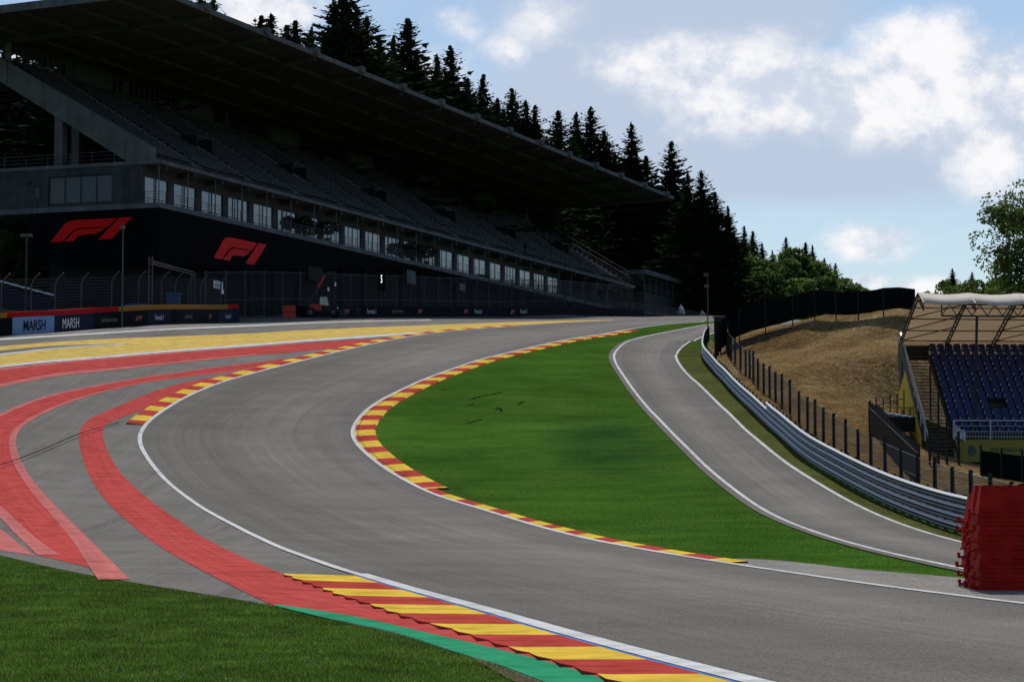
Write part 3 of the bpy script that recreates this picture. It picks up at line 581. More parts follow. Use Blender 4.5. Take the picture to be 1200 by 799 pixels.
for u in aisle:
    mb = MB()
    for i in range(0, 16, 3): p = G(u - .1, 1.4 + .8 * i, 4.6 + .50 * i); mb.bar(p, p + zv * 1.0, .06); mb.bar(p + zv, G(u - .1, 1.4 + .8 * (i + 2), 5.6 + .50 * (i + 2)), .06)
    part(mb, 'aisle_handrail', M['steel_d'])
# seats: 100 of their own, the rest as one
def seat_mesh():
    m = MB(); m.frame((-.2, -.2, .36), (1, 0, 0), (0, 1, 0), (0, 0, 1), .4, .38, .05); m.frame((-.2, .17, .38), (1, 0, 0), (0, .1, 1), (0, 0, 1), .4, .04, .0001) if 0 else None
    m.add([(-.2, .16, .38), (.2, .16, .38), (.2, .24, .82), (-.2, .24, .82), (-.2, .20, .38), (.2, .20, .38), (.2, .28, .82), (-.2, .28, .82)], [(0, 1, 2, 3), (7, 6, 5, 4), (0, 4, 5, 1), (3, 2, 6, 7), (0, 3, 7, 4), (1, 5, 6, 2)])
    m.frame((-.05, -.05, 0), (1, 0, 0), (0, 1, 0), (0, 0, 1), .1, .1, .36); return m
sm_ = seat_mesh(); SV = np.array(sm_.v); ang = math.atan2(dv[1], dv[0]); seat_me = None
def blocked(u, i):
    for n, a in enumerate(aisle):
        if a - .35 < u < a + 1.5: return True
        if n % 2 == 1 and a - 1.4 < u < a + 2.6 and 6 <= i <= 12: return True
    return False
allv = []; cnt = 0; base_f = sm_.f
for i in range(NR):
    for k in range(int((UL - 2) / .56)):
        u = 1.4 + .56 * k
        if blocked(u, i): continue
        o = G(u, 1.5 + .8 * i, 4.6 + .50 * i + .01)
        if i < 4 and k < 32 and cnt < 100:
            if seat_me is None: so = mesh_obj('seat', SV, base_f, M['seat'], gs, recalc=True); seat_me = so.data
            else: so = bpy.data.objects.new('seat', seat_me); COL.objects.link(so); so.parent = gs
            so.location = tuple(o - GO); so.rotation_euler = (0, 0, ang); cnt += 1
        else: allv.append(o - GO)
allv = np.array(allv); ca, sa = math.cos(ang), math.sin(ang); RV = np.c_[SV[:, 0] * ca - SV[:, 1] * sa, SV[:, 0] * sa + SV[:, 1] * ca, SV[:, 2]]
VV = (allv[:, None] + RV[None]).reshape(-1, 3); FF = (np.array(base_f)[None] + (np.arange(len(allv)) * len(SV))[:, None, None]).reshape(-1, 4)
tag(mesh_obj('seats', VV, FF, M['seat'], gs), kind='stuff')
# rear: posts, mullions with gaps
for k in range(14):
    mb = MB(); u = 11.4 * k + (.1 if k < 13 else -1.0); gbox(mb, u, u + .45, 17.2, 17.65, 12.6, 17.4); part(mb, 'rear_column', M['conc_l'] if k in (0, 12, 13) else M['conc'])
mb = MB(); gbox(mb, 0, UL, 17.25, 17.4, 12.6, 15.1)
for k in range(int(UL / 1.15)): gbox(mb, .5 + 1.15 * k, .62 + 1.15 * k, 17.3, 17.42, 15.1, 17.2)
for z in (15.7, 16.4): gbox(mb, 0, UL, 17.31, 17.4, z, z + .1)
for k in range(0, 13): 
    if k % 2: gbox(mb, 11.4 * k + 1, 11.4 * k + 8.5, 17.27, 17.29, 15.1, 17.0)
part(mb, 'rear_screen', M['steel_d'])
# roof
mb = MB(); zr = 17.25; RU0, RU1 = -10.5, UL + 2.5
def roofz(b): return 17.75 - (b + 5.5) * .03
def rbox(mb, u0, u1, b0, b1, h0, h1):
    V = [G(u, b, roofz(b) + h) for h in (h0, h1) for b in (b0, b1) for u in (u0, u1)]; return mb.add(V, [(0, 2, 3, 1), (4, 5, 7, 6), (0, 1, 5, 4), (2, 6, 7, 3), (0, 4, 6, 2), (1, 3, 7, 5)])
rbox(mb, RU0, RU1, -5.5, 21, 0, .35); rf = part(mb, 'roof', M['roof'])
mb = MB(); rbox(mb, RU0 - .1, RU1 + .1, -5.75, -5.52, -.05, .42); rbox(mb, RU0 - .15, RU0, -5.5, 21, -.15, .6); rbox(mb, RU1, RU1 + .15, -5.5, 21, -.2, .45); part(mb, 'fascia', M['edge'], rf)
mb = MB()
for k in range(14): rbox(mb, 11.4 * k - .15, 11.4 * k + .15, -5.4, 20, -.45, -.01)
for b in (-1.5, 3.5, 9, 14.5): rbox(mb, RU0 + .2, RU1 - .2, b, b + .22, -.3, -.012)
part(mb, 'roof_beam', M['roof2'], rf)
for k in range(14):
    mb = MB(); u = 11.4 * k - 1.0 if k else -2; rbox(mb, u, u + .9, -6.1, -5.76, .05, .75); rbox(mb, u + .2, u + .7, -5.9, -5.2, .46, .8); part(mb, 'floodlight_box', M['steel'], rf)
# hoarding below the gallery with two emblems
mb = MB(); mb.prism([(-.05, -.52), (-.05, -5.9), (16, -5.2), (34, -3.5), (52, -1.7), (60, -.9), (60, -.52)], G(0, 0.02, 0), dv, zv, bv, .12)
mb.prism([(.15, -.52), (.15, -5.9), (14.5, -5.2), (14.5, -.52)], G(-.05, 0, 0), bv, zv, dv, .12); ho = part(mb, 'hoarding', M['board'])
def plane_emblem(q, o, ax, n):
    # q: photo points of lower-left and upper-right corners
    a = on_plane(*q[0], o, n); b = on_plane(*q[1], o, n); w = np.dot(b - a, ax); h = (b - a)[2]; mb = MB()
    for P in EMB: mb.prism([(p[0] * w, p[1] * h) for p in P], a + n * .01, ax, zv, n, .03)
    return part(mb, 'emblem', M['logo_red'], ho)
plane_emblem([(59, 284), (155, 254.5)], G(-.06, 0, 0), -bv, -dv)
# the front one is seen sheared by perspective: take its lower-left and right corners on the facade plane
o = G(0, 0.0, 0); a = on_plane(250, 298, o, fv); b = on_plane(312, 282, o, fv); w = np.dot(b - a, dv); hgt = b[2] - a[2]
mb = MB(); 
for P in EMB: mb.prism([(p[0] * w, p[1] * 2.45) for p in P], np.array([a[0], a[1], P0[2] - 4.35]) + fv * .02, dv, zv, fv, .03)
part(mb, 'emblem', M['logo_red'], ho)
# walls and columns under the gallery
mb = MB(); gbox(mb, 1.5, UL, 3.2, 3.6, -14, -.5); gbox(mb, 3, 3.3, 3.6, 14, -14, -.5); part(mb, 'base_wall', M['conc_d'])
for k in range(0, 26): mb = MB(); gbox(mb, 5.7 * k + 4.2, 5.7 * k + 4.7, 1.2, 1.7, -14, -.5); part(mb, 'base_column', M['conc_d'])
for (u, b) in ((.5, 11.2), (6.5, 13.0), (1, 19.5)):
    mb = MB(); gbox(mb, u, u + .9, b, b + .9, 4.1, 4.1 + (b - 3.2) * r_ + .4); part(mb, 'deck_column', M['conc_l'])
# potted trees on the balcony
def blob_leaves(c, rx, rz, n, s, seed):
    r = np.random.default_rng(seed); d = r.normal(size=(n, 3)); d /= np.linalg.norm(d, axis=1)[:, None]; d *= (r.uniform(.35, 1, n) ** .5)[:, None]
    p = np.array(c) + d * [rx, rx, rz] ; a = r.normal(size=(n, 3)); a /= np.linalg.norm(a, axis=1)[:, None]; b = np.cross(a, r.normal(size=(n, 3))); b /= np.linalg.norm(b, axis=1)[:, None]
    a *= s; b *= s; V = np.stack([p - a - b * .6, p + a - b * .6, p + a + b * .6, p - a + b * .6], 1).reshape(-1, 3); return V, np.arange(len(V)).reshape(-1, 4)
places = [('lower left of the white-lit windows above the telehandler', 37.5), ('b', 40.3), ('c', 79.5), ('d', 83.2)]
plab = ['small round potted tree on the balcony, left of the left pair', 'wide round potted tree on the balcony, right of the left pair', 'wide round potted tree on the balcony, left of the right pair', 'dense round potted tree on the balcony, right end of the right pair']
def u_at(px): return (1440.0 / (1630 - px) * 220 - 220) / dv[1]
for lab, px, s in zip(plab, (371, 397, 497, 513), (.9, 1.5, 1.45, 1.3)):
    g = G(u_at(px), 1.0, 0); t = empty('potted_tree', tuple(g), lab, 'potted tree', 'round potted trees on the grandstand balcony')
    mb = MB(); mb.tube([(0, 0, 0), (0, 0, .55)], [.28, .36], 10); mb.build('pot', M['conc'], t); mb = MB(); mb.tube([(0, 0, .5), (.02, 0, 1.4)], .05, 6); mb.build('trunk', M['trunk'], t)
    V, Fc = blob_leaves((0, 0, 1.75), s, .8, 700, .11, int(px)); mesh_obj('crown', V, Fc, M['leaf_d'], t)

# ------------------------------------------------------------------ small figure standing on the tiers
def person(loc, rz, label):
    t = empty('person', loc, label, 'person', rz=rz)
    J = [(0,0,.95),(0,0,1.15),(0,0,1.42),(0,0,1.53),(0,-.01,1.66),(.09,0,.9),(.11,-.01,.5),(.12,0,.08),(.12,-.13,.04),(-.09,0,.9),(-.10,-.02,.5),(-.12,0,.08),(-.12,-.13,.04),(.19,0,1.4),(.24,.02,1.12),(.22,-.08,.88),(-.19,0,1.4),(-.25,.02,1.12),(-.22,-.08,.88)]
    E = [(0,1),(1,2),(2,3),(3,4),(0,5),(5,6),(6,7),(7,8),(0,9),(9,10),(10,11),(11,12),(2,13),(13,14),(14,15),(2,16),(16,17),(17,18)]
    Rr = [.13,.12,.13,.055,.10,.09,.065,.045,.04,.09,.065,.045,.04,.06,.045,.035,.06,.045,.035]
    me = bpy.data.meshes.new('body'); me.from_pydata(J, E, []); o = bpy.data.objects.new('body', me); COL.objects.link(o); o.parent = t
    s = o.modifiers.new('skin', 'SKIN'); o.modifiers.new('sub', 'SUBSURF').levels = 1
    for v, r in zip(me.skin_vertices[0].data, Rr): v.radius = (r, r)
    me.skin_vertices[0].data[0].use_root = True; me.materials.append(mat('dark clothing', (.012, .013, .016), .9))
    V, Fc = blob_leaves((0, .01, 1.7), .1, .09, 60, .03, 3); mesh_obj('hair', V, Fc, mat('dark hair', (.01, .008, .006), .9), t); return t
person(tuple(G(u_at(631), 1.35, 4.62)), R(20), 'person in dark clothes standing at the front of the grandstand tiers')
# ------------------------------------------------------------------ trees
def leaf_mat(name, c, var=.35, tr=.22):
    m = mat(name, c, 1.0, 0, 0); t = NT(m); oi = t.n.new('ShaderNodeObjectInfo'); g = t.n.new('ShaderNodeNewGeometry')
    n = t.noise(.7, 3); k = t.mix(1, c, t.ramp(g.outputs['Random Per Island'], [(0, 1 - var), (1, 1 + var)]), 'MULTIPLY')
    k = t.mix(1, k, t.ramp(oi.outputs['Random'], [(0, .8), (1, 1.25)]), 'MULTIPLY'); t.color(k)
    b2 = t.n.new('ShaderNodeBsdfTranslucent'); t.l.new(k, b2.inputs[0]); mx = t.n.new('ShaderNodeMixShader'); mx.inputs[0].default_value = tr
    o = t.n['Material Output']; t.l.new(t.b.outputs[0], mx.inputs[1]); t.l.new(b2.outputs[0], mx.inputs[2]); t.l.new(mx.outputs[0], o.inputs[0]); return m
M['needle'] = leaf_mat('spruce needles', (.028, .044, .022), tr=.1); M['needle2'] = leaf_mat('lighter spruce needles', (.034, .054, .024), tr=.1)
M['leaf'] = leaf_mat('broad leaves', (.11, .165, .045), tr=.55); M['leaf2'] = leaf_mat('pale bush leaves', (.11, .16, .04), tr=.45); M['leaf3'] = leaf_mat('darker broad leaves', (.085, .13, .036), tr=.55)
def conifer(h, rad, seed, base=.12, dens=1.0, taper=.85):
    r = np.random.default_rng(seed); mb = MB(); bend = r.normal(0, .12, 2)
    mb.tube([(bend[0] * s * s, bend[1] * s * s, h * s) for s in np.linspace(0, .985, 8)], [.011 * h * (1 - s) + .02 for s in np.linspace(0, .985, 8)], 7)
    Q = []; z = base * h
    while z < h * .985:
        t = (z / h - base) / (1 - base); nb_ = int(r.integers(5, 8)); a0 = r.uniform(0, 6.28); Lm = rad * ((1 - t) ** taper) * (.55 + .45 * min(1, t * 6 + .4)) + .06; ring = r.uniform(.72, 1.12)
        for k in range(nb_):
            if r.random() < .13: continue
            a = a0 + 6.283 * k / nb_ + r.normal(0, .22); L_ = Lm * ring * r.uniform(.5, 1.25); dr = -.18 - .35 * (1 - t) * r.uniform(.6, 1.3); up = .25 + .9 * t
            m = max(2, int(L_ / .30 * dens)); dx, dy = math.cos(a), math.sin(a)
            for j in range(m):
                s = (j + r.uniform(.3, 1.0)) / m; x = L_ * s; zz = z + dr * x + up * x * x / max(L_, .3) * .35; w = (.30 + .26 * (1 - s)) * (.28 + .72 * min(1, (1 - t) * 3)); hw = w * r.uniform(.75, 1.3)
                c = np.array([dx * x, dy * x, zz]); u = np.array([dx, dy, dr + .5 * s]) * hw * 1.25; sdv = np.array([-dy, dx, r.normal(0, .5)]) * hw * r.uniform(.5, 1.0); hang = np.array([0, 0, -r.uniform(.05, .45) * w])
                Q.append([c - u * .7, c + sdv * .9 + hang, c + u, c - sdv * .9 + hang])
                if r.random() < .7: Q.append([c - u * .5, c - u * .1 + hang * 2.2, c + u * .7 + hang * 1.4, c + u * .5])
        for q_ in range(3): c = np.array([r.normal(0, .12 * Lm), r.normal(0, .12 * Lm), z + r.normal(0, .15)]); s_ = (.2 + .5 * (1 - t)) * r.uniform(.7, 1.2); a_ = r.uniform(0, 3.14); u = np.array([math.cos(a_), math.sin(a_), r.normal(0, .4)]) * s_; v_ = np.array([0, 0, s_ * .8]); Q.append([c - u - v_, c + u - v_, c + u * .6 + v_, c - u * .6 + v_])
        z += (.19 + .36 * (1 - t)) * (h / 26) ** .3
    V = np.array(Q).reshape(-1, 3); return mb, V, np.arange(len(V)).reshape(-1, 4)
class Kind:
    def __init__(s, mb, V, Fc, leaf, name): s.mb, s.V, s.F, s.leaf, s.name, s.me = mb, V, Fc, leaf, name, None
    def place(s, loc, rz, sc, label, group, leaf=None, sz=None):
        t = empty(s.name, loc, label, 'tree' if 'bush' not in s.name else 'bush', group, rz); t.scale = (sc, sc, sz or sc)
        if s.me is None: a = s.mb.build('trunk', M['trunk'], t, True); b = mesh_obj('crown', s.V, s.F, s.leaf, t); s.me = (a.data, b.data)
        else:
            for nm, me in zip(('trunk', 'crown'), s.me): c = bpy.data.objects.new(nm, me); COL.objects.link(c); c.parent = t
        return t
SPR = [Kind(*conifer(26, 8.6 + .8 * (i % 3), 11 + i, base=(.06, .2, .12, .05, .25, .15, .1, .08)[i], dens=(1.3, 1.0, 1.2, 1.4, .8, 1.1, 1.3, .95)[i], taper=(.95, 1.05, .9, 1.0, 1.15, .9, .85, 1.05)[i]), M['needle'] if i % 3 else M['needle2'], 'spruce_tree') for i in range(8)]
def broadleaf(h, rx, rz_, seed, nclump=34, nleaf=170, s=.14, cb=.3):
    r = np.random.default_rng(seed); mb = MB(); P = [(0, 0, 0), (.1, 0, h * .2), (.0, .1, h * .45), (.05, 0, h * .8)]; mb.tube(P, [.028 * h, .02 * h, .013 * h, .004 * h], 8); V = []
    zc = h - rz_
    for k in range(nclump):
        d = r.normal(size=3); d /= np.linalg.norm(d); q = r.uniform(.35, 1.0) ** .6; c = np.array([d[0] * rx * q, d[1] * rx * q, zc + d[2] * rz_ * q]); 
        if c[2] < h * cb: c[2] = h * cb + r.uniform(0, 1)
        mb.tube([(.02, .02, min(c[2] * .7, h * .7)), tuple(c * .6 + np.array([0, 0, c[2] * .32])), tuple(c)], [.007 * h, .004 * h, .02], 4)
        cr = rx * r.uniform(.16, .34); n = int(nleaf * r.uniform(.6, 1.3)); W, _ = blob_leaves(c, cr * 1.15, cr * .8, n, s, int(r.integers(1e6))); V.append(W)
    V = np.vstack(V); return mb, V, np.arange(len(V)).reshape(-1, 4)
BRD = [Kind(*broadleaf(15, 4.6, 5.6, 31 + i, 46, 130, .24, .12), M['leaf'] if i % 2 else M['leaf3'], 'broadleaf_tree') for i in range(3)]
def word(n):
    ones = 'zeroth first second third fourth fifth sixth seventh eighth ninth tenth eleventh twelfth thirteenth fourteenth fifteenth sixteenth seventeenth eighteenth nineteenth'.split()
    tens = {2: 'twent', 3: 'thirt', 4: 'fort', 5: 'fift'}
    if n < 20: return ones[n]
    return tens[n // 10] + ('ieth' if n % 10 == 0 else 'y-' + ones[n % 10])
rt = random.Random(5)
def clear_Y(px, Y, need=25):          # push a tree back along its direction until it stands clear behind the grandstand
    while True:
        p = at(px, 300, Y); q = p[:2] - P0[:2]; u = q @ dv[:2]; b = q @ bv[:2]
        if b > need or u > UL + 9 or b < -8: return Y
        Y += 1.0
sky_tops = [(98,-14,255),(128,-22,262),(235,-22,268),(250,-6,262),(306,14,283),(318,12,280),(336,26,284),(346,20,287),(365,30,285),(392,-2,290),(404,-26,288),(418,4,292),(430,14,291),(445,42,296),(461,40,300),(478,18,298),(489,60,303),(512,62,310),(528,50,308),(548,88,316),(566,86,312),(583,112,322),(600,100,320),(616,114,328),(627,120,326),(654,126,330),(675,130,338),(692,122,334),(708,150,345),(740,142,342),(757,180,356),(787,162,352),(806,200,366),(822,196,364),(838,222,372),(853,240,378)]
for n, (px, py, Y) in enumerate(sky_tops, 1):
    Y = clear_Y(px, Y if px < 640 else max(Y, 418 if px < 800 else 392)); p = at(px, py, Y); g = float(tz(p[0], p[1])); h = p[2] - g; k = SPR[(n * 5 + n // 3) % 8]; sc = h / 26
    sz = sc; sx = sc * rt.uniform(1.15, 1.4) if h > 20 else sc * 1.3
    look = ['dark spruce', 'ragged dark spruce', 'slender spruce', 'dense dark spruce'][n % 4]
    if px < 260: lab = f'{look} top peeking over the roof edge, {word(n)} from the left'
    elif px < 715: lab = f'{look} rising above the grandstand roof, {word(n)} from the left'
    else: lab = f'tall {look} on the skyline right of the roof tip, {word(n - 29)} from the left'
    k.place((p[0], p[1], g - .2), rt.uniform(0, 6.28), sx, lab, 'spruces along the skyline behind the grandstand', sz=sz)
for i, (px, py, Y) in enumerate([(-20, 20, 270), (8, 30, 276), (30, 34, 280), (52, 22, 274), (150, 40, 290), (172, 50, 296), (190, 46, 300), (262, 70, 310)]):
    Y = clear_Y(px, Y); p = at(px, py, Y); g = float(tz(p[0], p[1])); SPR[(i * 3 + 2) % 8].place((p[0], p[1], g - .2), i, (p[2] - g) / 26, f'dark spruce showing through the rear openings of the grandstand, {word(i + 1)} from the left', 'spruces showing through the rear openings')
# rows behind them and at the wood's edge beyond the grandstand's end
for i in range(74):
    f = rt.random(); px = 300 + 560 * f; Y = max(clear_Y(px, 300 + 95 * f), 418 if px > 700 else 0) + rt.uniform(6, 34); p = at(px, 300, Y); top = np.interp(px, [300, 400, 500, 600, 700, 787, 860], [28, 22, 72, 116, 150, 188, 255]) + rt.uniform(10, 46)
    g = float(tz(p[0], p[1])); h = at(px, top, Y)[2] - g; h = min(max(h, 14), 44)
    SPR[rt.randrange(8)].place((p[0], p[1], g - .2), rt.uniform(0, 6.28), h / 26 * 1.15, 'dark spruce in the crowded rows behind the skyline trees', 'spruces crowded in the wood behind the grandstand', sz=h / 26)
for i, px in enumerate([752, 764, 776, 790, 801, 813, 826, 836, 848, 858, 868, 878]):
    Y = (424 if px < 800 else 402) + (i % 3) * 5; p = at(px, 300, Y); g = float(tz(p[0], p[1])); top = 215 + (i * 7) % 60 + max(0, px - 800) * .9; h = at(px, top, Y)[2] - g
    SPR[(i * 3) % 8].place((p[0], p[1], g - .2), rt.uniform(0, 6.28), h / 26 * 1.1, 'dark spruce at the wood edge right of the roof tip, ' + word(i + 1) + ' from the left', 'spruces at the wood edge beyond the grandstand', sz=h / 26)
back = [(560 + 15 * k, 196 + (k * 13) % 30, 452 + (k % 3) * 9) for k in range(20)] + [(-60 + 16 * k, 96 + (k * 11) % 26, 335 + (k % 3) * 8) for k in range(14)]
for i, (px, py, Y) in enumerate(back):
    if px > 720: py = max(py, 190 + (px - 720) * .75)
    p = at(px, py, Y); g = float(tz(p[0], p[1])); h = p[2] - g; SPR[(i * 3 + 1) % 8].place((p[0], p[1], g - .3), i * 1.7, h / 26 * 1.5, 'dark spruce in the crowded rows behind the skyline trees', 'spruces crowded in the wood behind the grandstand', sz=h / 26)
far_c = [(872,262,430),(882,268,436),(893,282,440),(905,292,446),(921,275,452),(930,290,455),(944,282,458),(952,286,462),(966,300,470),(979,306,474),(987,322,480)]
for n, (px, py, Y) in enumerate(far_c, 1):
    p = at(px, py, Y); g = float(tz(p[0], p[1])); h = p[2] - g; SPR[(n * 3) % 8].place((p[0], p[1], g - .2), rt.uniform(0, 6.28), h / 26 * 1.15, f'small far spruce above the green trees, {word(n)} from the left', 'small spruces beyond the green trees', sz=h / 26)
brd = [(866,318,400,.9),(880,300,408,1),(892,312,402,.9),(900,297,415,1),(912,300,410,1),(926,290,420,1.05),(938,298,416,1),(950,304,422,1),(962,312,425,1),(975,320,428,.95),(988,328,432,.9),(856,330,396,.8),(842,318,400,.7),(1000,334,440,.7),(904,318,398,.9),(934,318,402,.9)]
for n, (px, py, Y, s) in enumerate(brd, 1):
    p = at(px, py, Y); g = float(tz(p[0], p[1])); h = max(p[2] - g, 7); BRD[n % 3].place((p[0], p[1], g - .3), rt.uniform(0, 6.28), h / 15, f'rounded green broadleaf tree over the black screen fence, number {word(n)} by position' if 0 else f'rounded green broadleaf tree behind the black screen fence, {word(sorted([b[0] for b in brd]).index(px) + 1)} from the left', 'green trees behind the black screen fence')
# wood at the left, seen under the raking beam and beside the hoarding
for i, (px, py, Y) in enumerate([(-40,80,285),(-14,95,280),(6,84,292),(20,105,286),(34,98,296),(48,112,290),(62,120,300),(78,132,296),(95,140,300),(112,150,304),(130,160,306)]):
    p = at(px, py, Y); g = float(tz(p[0], p[1])); h = max(p[2] - g, 10); SPR[(i * 5 + 1) % 8].place((p[0], p[1], g - .2), rt.uniform(0, 6.28), h / 26 * 1.2, 'dark spruce seen under the raking end beam, ' + word(i + 1) + ' from the left', 'spruces under the raking beam', sz=h / 26)
for i, (px, py, Y) in enumerate([(-60,262,238),(-25,272,243),(2,280,240),(26,286,246),(50,292,243),(72,300,248),(96,305,246),(118,308,250)]):
    p = at(px, py, Y); g = float(tz(p[0], p[1])); h = max(p[2] - g, 5); BRD[i % 3].place((p[0], p[1], g - .2), rt.uniform(0, 6.28), h / 15 * 1.1, 'shaded bushy tree below the hoarding at its open end, ' + word(i + 1) + ' from the left', 'shaded trees below the hoarding')
# behind the blue-seated stand
oak = Kind(*broadleaf(12.5, 5.0, 5.4, 77, 92, 190, .115, .1), M['leaf'], 'broadleaf_tree')
p = at(1218, 400, 190); g = float(tz(p[0], p[1])); oak.place((p[0], p[1], g - .2), 1.0, (at(1200, 217, 190)[2] - g) / 12.5, 'large leafy green tree with ragged crown behind the tent-roofed stand', None)
for i, (px, py, Y) in enumerate([(1116,312,262),(1139,316,268),(1163,322,264)]):
    p = at(px, py, Y); g = float(tz(p[0], p[1])); h = max(p[2] - g, 5); SPR[(0, 3, 6)[i]].place((p[0], p[1], g - .2), i, h / 26 * 1.5, ('dark bushy spruce left of two others above the tent roof', 'dark spruce between two others above the tent roof', 'dark spruce nearest the big leafy tree above the tent roof')[i], 'three spruces above the tent roof', sz=h / 26)
bush = Kind(*broadleaf(4.5, 2.6, 2.2, 91, 30, 120, .10, .05), M['leaf2'], 'bush')
for i, px in enumerate([1112,1127,1141,1156,1168,1182,1196]):
    Y = 205 + (i % 2) * 3; p = at(px, 327 + (i * 5) % 8 - i, Y); g = float(tz(p[0], p[1])); h = max(p[2] - g, 1.5); bush.place((p[0], p[1], g - .2), i * 1.3, h / 4.5 if h > 3 else .8, f'pale green bush just above the tent roof, {word(i + 1)} from the left', 'pale bushes above the tent roof')

# ------------------------------------------------------------------ grass blades near the camera
def blades(name, polypx, ymin, ymax, n, h0, h1, w, m, label, seed, xr, lean=1.0):
    r = np.random.default_rng(seed); Y = ymin + (ymax - ymin) * r.random(n) ** .75; px = r.uniform(xr[0], xr[1], n); X = (px - 600) / F * Y; Z = tz(X, Y); qx, qy = to_px(np.stack([X, Y, Z], -1))
    poly = np.array(polypx, float); inside = np.zeros(n, bool); j = len(poly) - 1
    for i in range(len(poly)):
        a, b = poly[i], poly[j]; c = ((a[1] > qy) != (b[1] > qy)); xx = (b[0] - a[0]) * (qy - a[1]) / (b[1] - a[1] + 1e-9) + a[0]; inside ^= c & (qx < xx); j = i
    X, Y, Z = X[inside], Y[inside], Z[inside]; k = len(X); a = r.uniform(0, 6.28, k); hh = r.uniform(h0, h1, k); clump = .7 + .6 * (np.sin(X * 1.9 + np.sin(Y * .8) * 2) * np.sin(Y * .9 + 1) * .5 + .5); hh *= clump; ww = w * r.uniform(.7, 1.3, k)
    la = r.uniform(0, 6.28, k); le = hh * r.uniform(.1, .8, k) * lean; P = np.stack([X, Y, Z + .004], -1); s = np.stack([np.cos(a) * ww, np.sin(a) * ww, 0 * a], -1); tip = P + np.stack([np.cos(la) * le, np.sin(la) * le, hh], -1)
    V = np.stack([P - s, P + s, tip], 1).reshape(-1, 3); return tag(mesh_obj(name, V, np.arange(3 * k).reshape(-1, 3), m), label, kind='stuff')
def blade_mat(name, c, dry, kd, lo=.55, hi=1.45, bs=1.1):
    m = mat(name, c, 1.0, 0, 0); t = NT(m); g = t.n.new('ShaderNodeNewGeometry'); rr = g.outputs['Random Per Island']
    k = t.mix(1, c, t.ramp(rr, [(0, lo), (1, hi)]), 'MULTIPLY'); big = t.noise(bs, 6, .7); k = t.mix(1, k, t.ramp(t.noise(1, 4, .55, stretch=(.16, .9, .3), rot=R(-24)), [(.36, .9), (.5, 1.0), (.64, 1.08)]), 'MULTIPLY'); k = t.mix(1, k, t.ramp(big, [(.34, .55), (.5, 1.0), (.66, 1.5)]), 'MULTIPLY')
    k = dark_patch(t, k); k = t.mix(t.math('MULTIPLY', t.math('GREATER_THAN', rr, 1 - kd), .8), k, dry); t.color(k)
    b2 = t.n.new('ShaderNodeBsdfTranslucent'); t.l.new(k, b2.inputs[0]); mx = t.n.new('ShaderNodeMixShader'); mx.inputs[0].default_value = .45; t.l.new(t.b.outputs[0], mx.inputs[1]); t.l.new(b2.outputs[0], mx.inputs[2]); t.l.new(mx.outputs[0], t.n['Material Output'].inputs[0]); return m
M['blade'] = blade_mat('grass blades', (.095, .165, .024), (.25, .26, .14), .06)
M['blade2'] = blade_mat('infield blades', (.056, .134, .015), (.10, .15, .03), .015, .8, 1.2, .25); M['blade3'] = blade_mat('dry blades', (.38, .25, .10), (.09, .10, .03), .15, .3, 1.8); M['blade4'] = blade_mat('verge blades', (.10, .12, .03), (.25, .2, .1), .3)
gp = [(x, y + 1.5) for x, y in edge_px[1:10]] + [(p[0], p[1] + 1.5) for p in GE[1:]] + [(720, 1100), (-100, 1100)]
gp = [(-60,641),(0,652.5),(30,659.5),(75,670),(150,683.5),(250,699.5),(318,711)] + [(p[0], p[1] + 1.8) for p in GE[1:]] + [(760, 1000), (-100, 1000)]
blades('foreground_grass', gp, 21, 60, 420000, .025, .065, .006, M['blade'], 'green grass blades in the foreground corner', 1, (-60, 760))
ip = [(836,377.5),(795,382),(735,390),(670,400.5),(597,418),(560,427),(520,443),(490,459),(462,475),(449,492),(446,508),(455,525),(475,545),(500,562),(530,573),(560,588),(621,611),(680,628),(734,639),(800,650),(862,653.5),(900,654.5),(1000,666),(1125,676),(1200,684),(1127,669),(1039,650),(936,620),(870,586),(800,525),(745,465),(718,427),(718,410),(735,399),(785,387)]
blades('infield_grass', ip, 52, 235, 330000, .018, .04, .012, M['blade2'], 'short green grass of the infield', 2, (430, 1200))
mp = [(862,402),(950,382),(1060,372),(1058,450),(1090,530),(1130,590),(1075,585),(1000,560),(905,490),(865,440)]
blades('dry_grass', mp, 85, 200, 300000, .05, .16, .03, M['blade3'], 'dry straw-coloured grass on the mound', 3, (840, 1150), 3.5)
vp = [(800,408),(822,398),(822,420),(834,434),(868,471),(901,502),(962,552),(1041,595),(1129,628),(1128,634),(1020,597),(918,537),(851,478),(800,428),(796,416)]
blades('verge_grass', vp, 70, 190, 90000, .03, .08, .012, M['blade4'], 'patchy verge grass under the crash barrier', 4, (790, 1140))

M['clover'] = mat('pale clover heads', (.34, .38, .22), 1, 0, 0)
blades('clover', gp, 21, 56, 2200, .035, .055, .010, M['clover'], 'tiny pale clover heads scattered in the foreground grass', 9, (-60, 760))
